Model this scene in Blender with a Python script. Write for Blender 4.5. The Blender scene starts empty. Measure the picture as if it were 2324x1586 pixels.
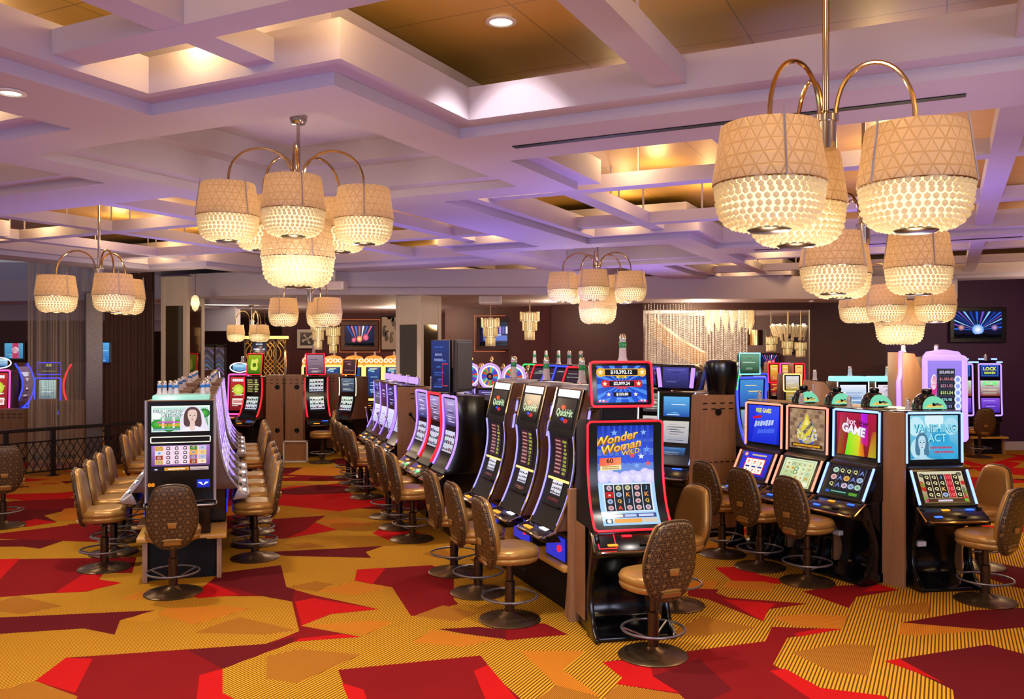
import bpy, bmesh, math, random
from mathutils import Vector, Matrix
from mathutils.geometry import tessellate_polygon
random.seed(7)
SC = bpy.context.scene
COL = SC.collection
PI = math.pi
# ---- camera geometry of the photograph: 2324 x 1586 px, focal 1980 px, level camera 2.3 m up
F, CX, CY, H = 1980.0, 1162.0, 793.0, 2.3
def fp(px, py):                       # point on the floor seen at a pixel
    d = H*F/(py-CY); return ((px-CX)/F*d, d)
def dp(px, py, d):                    # point at a depth
    return Vector(((px-CX)/F*d, d, H-(py-CY)/F*d))
def head(x, y):                       # rotation that turns local -Y onto direction (x, y)
    return math.atan2(x, -y)
def srgb(c):
    if isinstance(c, str):
        c = [int(c[i:i+2], 16)/255 for i in (0, 2, 4)]
    return tuple((v/12.92 if v <= .04045 else ((v+.055)/1.055)**2.4) for v in c)

# ------------------------------------------------------------------ mesh builder
class MB:
    def __init__(s): s.v = []; s.f = []; s.uv = {}
    def add(s, vs, fs):
        b = len(s.v); s.v.extend([tuple(p) for p in vs]); s.f.extend([tuple(b+i for i in f) for f in fs]); return s
    def bm_add(s, bm, M=None):
        bm.verts.index_update()
        s.add([(M @ v.co if M else v.co) for v in bm.verts], [[v.index for v in f.verts] for f in bm.faces]); bm.free(); return s
    def box(s, c, d, bevel=0, M=None, seg=1):
        bm = bmesh.new(); bmesh.ops.create_cube(bm, size=1)
        for v in bm.verts: v.co = Vector((c[0]+v.co.x*d[0], c[1]+v.co.y*d[1], c[2]+v.co.z*d[2]))
        if bevel: bmesh.ops.bevel(bm, geom=bm.edges[:], offset=bevel, segments=seg, affect='EDGES', profile=.5)
        return s.bm_add(bm, M)
    def prism(s, pts, x0, x1, axis='x', bevel=0, M=None):
        """closed 2D outline extruded between x0 and x1 along axis"""
        def P(a, b, t): return {'x': (t, a, b), 'y': (a, t, b), 'z': (a, b, t)}[axis]
        n = len(pts); bm = bmesh.new()
        A = [bm.verts.new(P(a, b, x0)) for a, b in pts]; B = [bm.verts.new(P(a, b, x1)) for a, b in pts]
        for i in range(n): bm.faces.new((A[i], A[(i+1) % n], B[(i+1) % n], B[i]))
        for t in tessellate_polygon([[Vector((a, b, 0)) for a, b in pts]]):
            try: bm.faces.new([A[i] for i in t]); bm.faces.new([B[i] for i in reversed(t)])
            except ValueError: pass
        bmesh.ops.recalc_face_normals(bm, faces=bm.faces[:])
        bmesh.ops.dissolve_limit(bm, angle_limit=.01, verts=bm.verts[:], edges=bm.edges[:])
        if bevel:
            es = [e for e in bm.edges if len(e.link_faces) == 2 and e.calc_face_angle(0) > .6]
            bmesh.ops.bevel(bm, geom=es, offset=bevel, segments=2, affect='EDGES', profile=.5)
        return s.bm_add(bm, M)
    def lathe(s, prof, n=24, c=(0, 0, 0), uvscale=None, M=None):
        b = len(s.v); m = len(prof); vs = []
        for r, z in prof:
            for i in range(n):
                a = 2*PI*i/n; p = Vector((c[0]+r*math.cos(a), c[1]+r*math.sin(a), c[2]+z)); vs.append(M @ p if M else p)
        fs = []
        for j in range(m-1):
            for i in range(n):
                k = (i+1) % n
                fs.append((j*n+i, j*n+k, (j+1)*n+k, (j+1)*n+i))
        if prof[0][0] < .002: fs.append(tuple(range(n))[::-1])
        if prof[-1][0] < .002: fs.append(tuple((m-1)*n+i for i in range(n)))
        if uvscale:
            L = [0]
            for j in range(1, m): L.append(L[-1]+math.hypot(prof[j][0]-prof[j-1][0], prof[j][1]-prof[j-1][1]))
            for fi, f in enumerate(fs[:(m-1)*n]):
                j, i = divmod(fi, n)
                s.uv[len(s.f)+fi] = [((i+o)/n*uvscale, L[j+w]) for o, w in ((0, 0), (1, 0), (1, 1), (0, 1))]
        return s.add(vs, fs)
    def cyl(s, p0, p1, r, n=12): return s.tube([p0, p1], r, n)
    def tube(s, path, r, n=8, closed=False, cap=True):
        P = [Vector(p) for p in path]; m = len(P); vs = []; ref = None
        for i, p in enumerate(P):
            if closed: t = (P[(i+1) % m]-P[i-1])
            else: t = P[min(i+1, m-1)]-P[max(i-1, 0)]
            t = t.normalized() if t.length > 1e-9 else Vector((0, 0, 1))
            if ref is None:
                ref = Vector((0, 0, 1)) if abs(t.z) < .9 else Vector((1, 0, 0))
            x = (ref-t*ref.dot(t)); x = x.normalized() if x.length > 1e-6 else t.orthogonal().normalized()
            ref = x; y = t.cross(x); rr = r[i] if isinstance(r, (list, tuple)) else r
            for k in range(n):
                a = 2*PI*k/n; vs.append(p+x*math.cos(a)*rr+y*math.sin(a)*rr)
        fs = []; q = m if closed else m-1
        for i in range(q):
            j = (i+1) % m
            for k in range(n):
                l = (k+1) % n; fs.append((i*n+k, i*n+l, j*n+l, j*n+k))
        if not closed and cap: fs.append(tuple(range(n))[::-1]); fs.append(tuple((m-1)*n+k for k in range(n)))
        return s.add(vs, fs)
    def sphere(s, c, r, seg=12, rings=8, sc=(1, 1, 1)):
        pr = [(max(math.sin(PI*j/rings), 1e-6)*r, -math.cos(PI*j/rings)*r) for j in range(rings+1)]
        vs = []; n = seg
        for rr, z in pr:
            for i in range(n):
                a = 2*PI*i/n; vs.append((c[0]+rr*math.cos(a)*sc[0], c[1]+rr*math.sin(a)*sc[1], c[2]+z*sc[2]))
        return s.add(vs, [(j*n+i, j*n+(i+1) % n, (j+1)*n+(i+1) % n, (j+1)*n+i) for j in range(rings) for i in range(n)])
    def loft(s, rings, caps=True):
        n = len(rings[0]); vs = [p for r in rings for p in r]; fs = []
        for j in range(len(rings)-1):
            for i in range(n): fs.append((j*n+i, j*n+(i+1) % n, (j+1)*n+(i+1) % n, (j+1)*n+i))
        if caps: fs.append(tuple(range(n))[::-1]); fs.append(tuple((len(rings)-1)*n+i for i in range(n)))
        return s.add(vs, fs)
    def poly(s, pts):
        """a flat outline of 3D points"""
        P = [Vector(p) for p in pts]
        return s.add(P, [tuple(t) for t in tessellate_polygon([P])])
    def mesh(s, name, angle=35):
        me = bpy.data.meshes.new(name); me.from_pydata(s.v, [], s.f); me.update()
        bm = bmesh.new(); bm.from_mesh(me); bmesh.ops.recalc_face_normals(bm, faces=bm.faces[:]) if not s.uv else None
        bm.to_mesh(me); bm.free()
        if s.uv:
            ul = me.uv_layers.new(name='UVMap')
            for p in me.polygons:
                q = s.uv.get(p.index)
                for k, li in enumerate(p.loop_indices): ul.data[li].uv = q[k] if q else (0, 0)
        me.polygons.foreach_set('use_smooth', [True]*len(me.polygons))
        me.set_sharp_from_angle(angle=math.radians(angle))
        return me
    def build(s, name, mat, parent=None, angle=35, label=None):
        return obj(name, s.mesh(name, angle), mat, parent, label)
def obj(name, me, mat=None, parent=None, label=None):
    o = bpy.data.objects.new(name, me); COL.objects.link(o)
    if mat is not None:
        if len(me.materials): me.materials[0] = mat
        else: me.materials.append(mat)
    if parent is not None: o.parent = parent
    if label: o['label'] = label
    return o
def thing(name, label, cat, loc=(0, 0, 0), rz=0, group=None, scale=None):
    o = bpy.data.objects.new(name, None); COL.objects.link(o)
    o.empty_display_size = .1; o.location = loc; o.rotation_euler = (0, 0, rz)
    o['label'] = label; o['category'] = cat
    if scale: o.scale = (scale,)*3
    if group: o['group'] = group
    return o
def tag(o, label, cat, group=None):
    o['label'] = label; o['category'] = cat
    if group: o['group'] = group
    return o
def struct(o, label=None):
    o['kind'] = 'structure'
    if label: o['label'] = label; 
    return o
KIDS = {}
def copy_tree(o, parent=None):
    c = o.copy(); COL.objects.link(c)
    if parent is not None: c.parent = parent
    for ch in [x for x in o.children]: copy_tree(ch, c)
    return c
def dup(o, loc, rz, label, group=None):
    c = copy_tree(o); c.location = loc; c.rotation_euler = (0, 0, rz); c['label'] = label
    if group: c['group'] = group
    return c
def chaikin(p, k=2, closed=True):
    for _ in range(k):
        q = []; n = len(p)
        for i in range(n if closed else n-1):
            a, b = p[i], p[(i+1) % n]
            q.append(tuple(a[j]*.75+b[j]*.25 for j in range(len(a)))); q.append(tuple(a[j]*.25+b[j]*.75 for j in range(len(a))))
        if not closed: q = [p[0]]+q+[p[-1]]
        p = q
    return p

# ------------------------------------------------------------------ materials
MATS = {}
def nodes(name):
    m = bpy.data.materials.new(name); m.use_nodes = True; nt = m.node_tree; nt.nodes.clear()
    out = nt.nodes.new('ShaderNodeOutputMaterial'); b = nt.nodes.new('ShaderNodeBsdfPrincipled')
    nt.links.new(b.outputs[0], out.inputs[0]); MATS[name] = m
    return m, nt, b, out
def N(nt, t, **k):
    n = nt.nodes.new(t)
    for a, v in k.items(): setattr(n, a, v)
    return n
def math_(nt, op, a, b=None, c=None):
    n = N(nt, 'ShaderNodeMath', operation=op)
    for i, x in enumerate((a, b, c)):
        if x is None: continue
        if isinstance(x, (int, float)): n.inputs[i].default_value = x
        else: nt.links.new(x, n.inputs[i])
    return n.outputs[0]
def mixc(nt, fac, a, b):
    n = N(nt, 'ShaderNodeMix', data_type='RGBA')
    for i, x in ((0, fac), (6, a), (7, b)):
        if isinstance(x, (int, float)): n.inputs[i].default_value = x
        elif isinstance(x, tuple): n.inputs[i].default_value = (*x[:3], 1)
        else: nt.links.new(x, n.inputs[i])
    return n.outputs[2]
def coord(nt, kind='Object', scale=(1, 1, 1), rot=(0, 0, 0)):
    tc = N(nt, 'ShaderNodeTexCoord'); mp = N(nt, 'ShaderNodeMapping')
    mp.inputs['Scale'].default_value = scale; mp.inputs['Rotation'].default_value = rot
    nt.links.new(tc.outputs[kind], mp.inputs[0]); return mp.outputs[0]
def noise(nt, vec, scale, detail=2, out='Fac'):
    n = N(nt, 'ShaderNodeTexNoise'); n.inputs['Scale'].default_value = scale; n.inputs['Detail'].default_value = detail
    nt.links.new(vec, n.inputs['Vector']); return n.outputs[out]
def bump(nt, b, h, strength=.3, dist=.01):
    n = N(nt, 'ShaderNodeBump'); n.inputs['Strength'].default_value = strength; n.inputs['Distance'].default_value = dist
    nt.links.new(h, n.inputs['Height']); nt.links.new(n.outputs[0], b.inputs['Normal'])
def plain(name, col, rough=.5, metal=0, var=.12, nscale=12, bumps=0, coat=0, spec=None, **kw):
    m, nt, b, out = nodes(name); c = srgb(col)
    v = coord(nt); f = noise(nt, v, nscale, 3)
    nt.links.new(mixc(nt, f, tuple(x*(1-var) for x in c), tuple(min(1, x*(1+var)) for x in c)), b.inputs['Base Color'])
    b.inputs['Roughness'].default_value = rough; b.inputs['Metallic'].default_value = metal
    b.inputs['Coat Weight'].default_value = coat
    if spec is not None: b.inputs['Specular IOR Level'].default_value = spec
    if bumps: bump(nt, b, noise(nt, v, nscale*12, 2), bumps, .002)
    return m
def glow(name, col, strength=1.0, sample=False):
    m, nt, b, out = nodes(name); c = srgb(col)
    b.inputs['Base Color'].default_value = (*[x*.2 for x in c], 1); b.inputs['Roughness'].default_value = .3
    v = coord(nt); f = noise(nt, v, 30, 1)
    nt.links.new(mixc(nt, f, c, tuple(min(1, x*1.06) for x in c)), b.inputs['Emission Color'])
    b.inputs['Emission Strength'].default_value = strength
    if not sample: m.cycles.emission_sampling = 'NONE'
    return m
def gratings(nt, vec, period, angles, width):
    """union of thin line families; vec in metres"""
    sx = N(nt, 'ShaderNodeSeparateXYZ'); nt.links.new(vec, sx.inputs[0]); tot = None
    for a, ph, per in angles:
        q = math_(nt, 'ADD', math_(nt, 'MULTIPLY', sx.outputs[0], math.cos(a)/(period*per)), math_(nt, 'MULTIPLY', sx.outputs[1], math.sin(a)/(period*per)))
        q = math_(nt, 'ADD', q, ph+100.5)
        fr = math_(nt, 'ABSOLUTE', math_(nt, 'SUBTRACT', math_(nt, 'FRACT', q), .5))
        ln = math_(nt, 'SMOOTH_MIN', math_(nt, 'DIVIDE', fr, width/per), 1.0, .2)
        tot = ln if tot is None else math_(nt, 'MINIMUM', tot, ln)
    return tot            # 0 on lines, 1 off
def wood(name, c1, c2, rough=.42, axis=2):
    m, nt, b, out = nodes(name)
    sc = [9, 9, 9]; sc[axis] = .8
    v = coord(nt, 'Object', tuple(sc)); f = noise(nt, v, 3.0, 5)
    w = math_(nt, 'MULTIPLY', noise(nt, v, 14, 3), .35)
    f2 = math_(nt, 'ADD', math_(nt, 'MULTIPLY', f, .75), w)
    nt.links.new(mixc(nt, f2, srgb(c1), srgb(c2)), b.inputs['Base Color']); b.inputs['Roughness'].default_value = rough
    return m
M_ = MATS
# stools
plain('gold_vinyl', 'ae8444', .30, .40, .10, 5, .06)
plain('dark_piping', '5a4630', .35, .3)
plain('bronze', '6f5a40', .30, .85, .1, 20)
plain('bronze_dark', '54473a', .28, .9, .1, 20)
plain('chrome', 'cfc8c4', .12, 1, .05)
plain('brass', 'c9a878', .16, 1, .05)
plain('black_gloss', '0b0b0d', .18, 0, .2)
plain('black_matte', '0b0a0b', .55, 0, .2, spec=.25)
plain('grey_panel', '3b383c', .45, .1)
plain('rubber', '1b1a1a', .8)
wood('wood_side', '7a5236', 'a87a52')
wood('wood_dark', '4b2c1c', '744a30')
wood('wood_light', 'b08248', 'd6a868', axis=0)
wood('wood_end', '8a6244', 'b88c64')
wood('shelf_wood', 'b98a3a', 'dcab52', .3, axis=0)
plain('ceiling_white', 'b2a8ba', .7, 0, .03, 3)
plain('maroon_wall', '4c0f1c', .55, 0, .10, 4)
plain('maroon_dark', '380b16', .6, 0, .10, 4)
plain('brown_wall', '40211a', .55, 0, .1, 4)
plain('purple_wall', '452048', .6, 0, .08, 4)
plain('base_white', 'c9bcc0', .5)
plain('column_stone', 'cfc0ae', .35, 0, .06, 6)
plain('rail_black', '1d1614', .4, .3)
plain('frame_copper', '4a2a20', .35, .4)
plain('frame_black', '17121a', .4)
plain('white_plastic', 'd8d2cc', .4)
plain('pillar_silver', '6a605e', .35, .5, .6, 70)
plain('mirror_bronze', '7d6c58', .06, .92, .08, 2)
plain('curtain_brown', '4a2e26', .85, 0, .35, 14)
plain('lamp_body', 'c8c4c0', .3, .3)
plain('grey_metal', '8d8a8e', .35, .8)
plain('silver_plastic', 'a9a4b0', .3, .5)
plain('teal_plastic', '7fc0b8', .25, 0)
glow('led_red', 'ff1a28', 2.2); glow('led_blue', '2c3cff', 2.4); glow('led_ice', '7f9cff', 2.4); glow('led_violet', '9470ff', 2.2)
glow('led_white', 'f2ecff', 2.0); glow('led_pink', 'ff4a9a', 2.0); glow('led_salmon', 'ff8a70', 1.8); glow('led_orange', 'ff7a2a', 1.6); glow('led_green', '3ce070', 1.4)
glow('led_teal', '7fe8f0', 1.6); glow('led_gold', 'ffd27a', 1.3); glow('led_lilac', 'b08cff', 1.5); glow('led_peri', '9a90ff', 1.5); glow('led_cream', 'fff2d0', 1.6)
glow('diffuser', 'ffe2a8', 1.7); glow('bulb', 'fff0cf', 5.0); glow('downlight', 'fff4e0', 6.0); glow('button_blue', '3a6cff', 1.6); glow('button_amber', 'ff9a2a', 1.5)
glow('button_white', 'e8ecff', 1.2); glow('led_copper', 'd06a38', .9); plain('gold_bar', 'd6a44a', .3, .35)
glow('soft_blue', '2430c8', .9)
def translucent(name, col, f=.6, rough=.15):
    m, nt, b, out = nodes(name); c = srgb(col)
    b.inputs['Base Color'].default_value = (*c, 1); b.inputs['Roughness'].default_value = rough
    v = coord(nt); nt.links.new(mixc(nt, noise(nt, v, 60, 1), tuple(x*.85 for x in c), c), b.inputs['Base Color'])
    t = N(nt, 'ShaderNodeBsdfTranslucent'); t.inputs[0].default_value = (*c, 1)
    mx = N(nt, 'ShaderNodeMixShader'); mx.inputs[0].default_value = f
    nt.links.new(b.outputs[0], mx.inputs[1]); nt.links.new(t.outputs[0], mx.inputs[2]); nt.links.new(mx.outputs[0], out.inputs[0])
    return m
translucent('crystal', 'fff6e0', .55, .08)
translucent('crystal_clear', 'ffffff', .5, .05)
translucent('lamp_clear', 'e8e4ea', .35, .1)
translucent('lamp_blue', '3a8ae0', .35, .15)
translucent('lamp_green', '3fae74', .35, .15)
translucent('lamp_shell', 'ded6e0', .3, .1)
def sheer(name, col, alpha):
    m, nt, b, out = nodes(name)
    v = coord(nt, 'Object', (26, 26, .05)); f = noise(nt, v, 1.0, 3)
    b.inputs['Base Color'].default_value = (*srgb(col), 1); b.inputs['Roughness'].default_value = .8
    t = N(nt, 'ShaderNodeBsdfTransparent'); mx = N(nt, 'ShaderNodeMixShader')
    nt.links.new(math_(nt, 'MINIMUM', math_(nt, 'MULTIPLY', math_(nt, 'POWER', f, 2.2), alpha*4.0), .92), mx.inputs[0])
    nt.links.new(t.outputs[0], mx.inputs[1]); nt.links.new(b.outputs[0], mx.inputs[2]); nt.links.new(mx.outputs[0], out.inputs[0])
    return m
sheer('sheer_curtain', 'a8988e', .55)
def screen_mat():
    m, nt, b, out = nodes('screen_image')
    a = N(nt, 'ShaderNodeVertexColor', layer_name='Col')
    b.inputs['Base Color'].default_value = (.01, .01, .012, 1); b.inputs['Roughness'].default_value = .12
    nt.links.new(a.outputs[0], b.inputs['Emission Color']); b.inputs['Emission Strength'].default_value = 1.0; b.inputs['Specular IOR Level'].default_value = .18
    m.cycles.emission_sampling = 'NONE'
    m2, nt2, b2, _ = nodes('printed_art')
    a = N(nt2, 'ShaderNodeVertexColor', layer_name='Col'); nt2.links.new(a.outputs[0], b2.inputs['Base Color']); b2.inputs['Roughness'].default_value = .5
screen_mat()
def stool_fabric():
    m, nt, b, out = nodes('star_fabric')
    tc = N(nt, 'ShaderNodeTexCoord'); mp = N(nt, 'ShaderNodeMapping'); mp.inputs['Rotation'].default_value = (PI/2, 0, 0)
    nt.links.new(tc.outputs['Object'], mp.inputs[0])
    ln = gratings(nt, mp.outputs[0], .068, [(0, 0, 1), (PI/3, 0, 1), (2*PI/3, 0, 1), (PI/6, 0, .57735), (PI/2, 0, .57735), (5*PI/6, 0, .57735)], .034)
    f = noise(nt, mp.outputs[0], 40, 2)
    base = mixc(nt, f, srgb('24150a'), srgb('341f10'))
    nt.links.new(mixc(nt, ln, srgb('987647'), base), b.inputs['Base Color']); b.inputs['Roughness'].default_value = .45; b.inputs['Metallic'].default_value = .15
stool_fabric()
def shade_mat():
    m, nt, b, out = nodes('quilted_shade')
    tc = N(nt, 'ShaderNodeTexCoord')
    ln = gratings(nt, tc.outputs['UV'], .058, [(PI/2, 0, 1), (PI/6, 0, 1), (5*PI/6, 0, 1)], .10)
    nt.links.new(mixc(nt, ln, srgb('a88c6a'), srgb('c4ad92')), b.inputs['Base Color']); b.inputs['Roughness'].default_value = .4; b.inputs['Metallic'].default_value = .12
    bump(nt, b, ln, .7, .006)
    t = N(nt, 'ShaderNodeBsdfTranslucent'); t.inputs[0].default_value = (*srgb('e8c08a'), 1)
    mx = N(nt, 'ShaderNodeMixShader'); mx.inputs[0].default_value = .16
    nt.links.new(b.outputs[0], mx.inputs[1]); nt.links.new(t.outputs[0], mx.inputs[2]); nt.links.new(mx.outputs[0], out.inputs[0])
shade_mat()
def gold_ceiling():
    m, nt, b, out = nodes('gold_ceiling')
    t = math.radians(26.5)
    v = coord(nt, 'Object', (1, 1, 1), (0, 0, t))
    f = noise(nt, v, .8, 2)
    br = N(nt, 'ShaderNodeTexBrick'); br.inputs['Scale'].default_value = 1.0
    br.inputs['Mortar Size'].default_value = .006; br.inputs['Brick Width'].default_value = 1.2; br.inputs['Row Height'].default_value = 1.2; br.offset = 0
    br.inputs['Color1'].default_value = br.inputs['Color2'].default_value = (1, 1, 1, 1); br.inputs['Mortar'].default_value = (.55, .55, .55, 1)
    nt.links.new(v, br.inputs['Vector'])
    c = mixc(nt, f, srgb('c99c48'), srgb('dbb056'))
    mm = N(nt, 'ShaderNodeMix', data_type='RGBA', blend_type='MULTIPLY'); mm.inputs[0].default_value = 1
    nt.links.new(c, mm.inputs[6]); nt.links.new(br.outputs[0], mm.inputs[7])
    nt.links.new(mm.outputs[2], b.inputs['Base Color']); b.inputs['Roughness'].default_value = .42; b.inputs['Metallic'].default_value = .12
gold_ceiling()
def carpet():
    t = math.radians(26.5)
    def mk(name, a, b_, stripe, dark, w=.45):
        m, nt, b, out = nodes(name)
        tc = N(nt, 'ShaderNodeTexCoord'); mp = N(nt, 'ShaderNodeMapping'); mp.inputs['Rotation'].default_value = (0, 0, t)
        nt.links.new(tc.outputs['Object'], mp.inputs[0]); v = mp.outputs[0]
        f = noise(nt, v, 1.1, 3); fine = noise(nt, v, 160, 1)
        c = mixc(nt, math_(nt, 'ADD', math_(nt, 'MULTIPLY', f, .8), math_(nt, 'MULTIPLY', fine, .2)), srgb(a), srgb(b_))
        if stripe:
            sx = N(nt, 'ShaderNodeSeparateXYZ'); nt.links.new(v, sx.inputs[0])
            fr = math_(nt, 'FRACT', math_(nt, 'ADD', math_(nt, 'DIVIDE', sx.outputs[0], stripe), 400))
            mk_ = math_(nt, 'MULTIPLY', math_(nt, 'GREATER_THAN', fr, 1-w), 1.0)
            c = mixc(nt, mk_, c, srgb(dark))
        nt.links.new(c, b.inputs['Base Color']); b.inputs['Roughness'].default_value = .95; b.inputs['Specular IOR Level'].default_value = .1
        bump(nt, b, fine, .25, .004)
        return m
    # object X axis runs along v after rotation
    mk('carpet_gold', 'c68f1e', 'd49c28', .026, '5e390c', .42)
    mk('carpet_gold_fine', 'c4851c', 'cc9024', .013, '8a5a18', .40)
    mk('carpet_orange', 'c2741a', 'cc8022', .013, '9a5a18', .40)
    mk('carpet_brown', 'a56a1c', 'b07422', .013, '7a4a18', .40)
    mk('carpet_red', 'c01414', 'a81012', 0, None)
    mk('carpet_dark_red', '6a0f12', '861014', 0, None)
    mk('carpet_maroon', '520f15', '661016', 0, None)
carpet()

# ------------------------------------------------------------------ pictures on screens
_G = {}
def glyphs(txt, bold=0.0, shear=0.0):
    k = (txt, bold, shear)
    if k in _G: return _G[k]
    cu = bpy.data.curves.new('t', 'FONT'); cu.body = txt; cu.resolution_u = 2; cu.offset = bold; cu.shear = shear
    o = bpy.data.objects.new('t', cu); COL.objects.link(o)
    dg = bpy.context.evaluated_depsgraph_get(); ev = o.evaluated_get(dg); me = ev.to_mesh()
    vs = [(v.co.x, v.co.y) for v in me.vertices]; fs = [tuple(p.vertices) for p in me.polygons]
    ev.to_mesh_clear(); bpy.data.objects.remove(o); bpy.data.curves.remove(cu)
    if vs:
        x0 = min(v[0] for v in vs); x1 = max(v[0] for v in vs); y0 = min(v[1] for v in vs); y1 = max(v[1] for v in vs)
        vs = [((x-x0)/max(y1-y0, 1e-6), (y-y0)/max(y1-y0, 1e-6)) for x, y in vs]; w = (x1-x0)/max(y1-y0, 1e-6)
    else: w = 0
    _G[k] = (vs, fs, w); return _G[k]
class Art:
    """a picture in a unit square; asp = width / height of the real screen"""
    def __init__(s, asp=1.0): s.asp = asp; s.it = []; s.l = 0
    def up(s): s.l += 1; return s
    def quad(s, p, cols):
        s.it.append(([tuple(q) for q in p], [tuple(range(len(p)))], [srgb(c) for c in cols], s.l)); return s
    def rect(s, x0, y0, x1, y1, c, c2=None, horiz=False):
        """c at the bottom (or start), c2 at the top (or end)"""
        c2 = c2 or c; n = max(8, int((y1-y0)/.045)) if not horiz else 20
        for i in range(n):
            a, b = y0+(y1-y0)*i/n, y0+(y1-y0)*(i+1)/n
            def mix(t):
                A, B = srgb(c), srgb(c2); return tuple(A[k]*(1-t)+B[k]*t for k in range(3))
            if horiz: cc = [mix(0), mix(1), mix(1), mix(0)]
            else: cc = [mix(i/n), mix(i/n), mix((i+1)/n), mix((i+1)/n)]
            s.it.append(([(x0, a), (x1, a), (x1, b), (x0, b)], [(0, 1, 2, 3)], cc, s.l))
        return s
    def small(s, x0, y0, x1, y1, c): 
        n = max(1, math.ceil((y1-y0)/.05))
        for i in range(n):
            a, b = y0+(y1-y0)*i/n, y0+(y1-y0)*(i+1)/n; s.it.append(([(x0, a), (x1, a), (x1, b), (x0, b)], [(0, 1, 2, 3)], [srgb(c)]*4, s.l))
        return s
    def poly(s, pts, c):
        fs = [tuple(t) for t in tessellate_polygon([[Vector((a, b, 0)) for a, b in pts]])]
        s.it.append((list(pts), fs, [srgb(c)]*len(pts), s.l)); return s
    def disc(s, cx, cy, r, c, c2=None, n=20, sy=1.0):
        """r is a fraction of the height"""
        pts = [(cx, cy)]+[(cx+r*math.cos(2*PI*i/n)/s.asp, cy+r*sy*math.sin(2*PI*i/n)) for i in range(n)]
        s.it.append((pts, [(0, 1+i, 1+(i+1) % n) for i in range(n)], [srgb(c2 or c)]+[srgb(c)]*n, s.l)); return s
    def star(s, cx, cy, r, c, k=5, q=.42, a0=PI/2):
        pts = [(cx+(r if i % 2 == 0 else r*q)*math.cos(a0+PI*i/k)/s.asp, cy+(r if i % 2 == 0 else r*q)*math.sin(a0+PI*i/k)) for i in range(2*k)]
        return s.poly(pts, c)
    def frame(s, x0, y0, x1, y1, w, c):
        h = w*s.asp
        return s.small(x0, y0, x1, y0+h, c).small(x0, y1-h, x1, y1, c).small(x0, y0, x0+w, y1, c).small(x1-w, y0, x1, y1, c)
    def smear(s, cx, cy, w, h, c, slant=.0, rise=.0):
        """a line of lettering too blurred to read"""
        n = max(3, int(w*s.asp/(h*.62))); r = random.Random(int(cx*977+cy*131+w*53))
        for i in range(n):
            a, b = cx-w/2+w*(i+.08)/n, cx-w/2+w*(i+.82+.1*r.random())/n; y = cy+rise*(i/n-.5); k = h*(.36+.14*r.random())
            s.quad([(a, y-k), (b, y-k), (b+slant, y+k), (a+slant, y+k)], [c]*4)
        return s
    def text(s, t, cx, cy, h, c, maxw=None, bold=.0, shear=0.0, rot=0.0, c2=None):
        vs, fs, w = glyphs(t, bold, shear)
        if not vs: return s
        W = w*h/s.asp; k = 1.0
        if maxw and w*h > maxw: k = maxw/(w*h)
        A, B = srgb(c), srgb(c2 or c); pts = []; cols = []
        for x, y in vs:
            px = (x-w/2)*h*k; py = (y-.5)*h
            pts.append((cx+(px*math.cos(rot)-py*math.sin(rot))/s.asp, cy+px*math.sin(rot)+py*math.cos(rot)))
            cols.append(tuple(A[i]*(1-y)+B[i]*y for i in range(3)))
        s.it.append((pts, fs, cols, s.l)); return s
def art_mesh(name, art, surf, step=.0007):
    vs, fs, cs = [], [], []
    for pts, f, cols, l in art.it:
        b = len(vs)
        for (a, t), c in zip(pts, cols): vs.append(surf(min(max(a, 0), 1), min(max(t, 0), 1), l*step)); cs.append((*c, 1))
        fs.extend(tuple(b+i for i in q) for q in f)
    me = bpy.data.meshes.new(name); me.from_pydata(vs, [], fs); me.update()
    ca = me.color_attributes.new('Col', 'FLOAT_COLOR', 'POINT')
    ca.data.foreach_set('color', [x for c in cs for x in c])
    return me
def flat_surf(w, h, M=None):
    """unit square -> upright panel facing local -Y centred on origin"""
    def f(s, t, off):
        p = Vector(((s-.5)*w, -off, (t-.5)*h)); return M @ p if M else p
    return f
def picture(name, art, surf, parent, mat='screen_image', label=None):
    return obj(name, art_mesh(name, art, surf), MATS[mat], parent, label)
# =================================================================== ROOM
TH = math.radians(26.5); CS, SN = math.cos(TH), math.sin(TH)
def UV(u, v, z=0.0):                   # ceiling grid axes -> world
    return Vector((u*SN+v*CS, u*CS-v*SN, z))
ZL, ZS, ZF, ZC, ZG = 3.8, 3.875, 4.10, 4.3, 4.42
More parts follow.
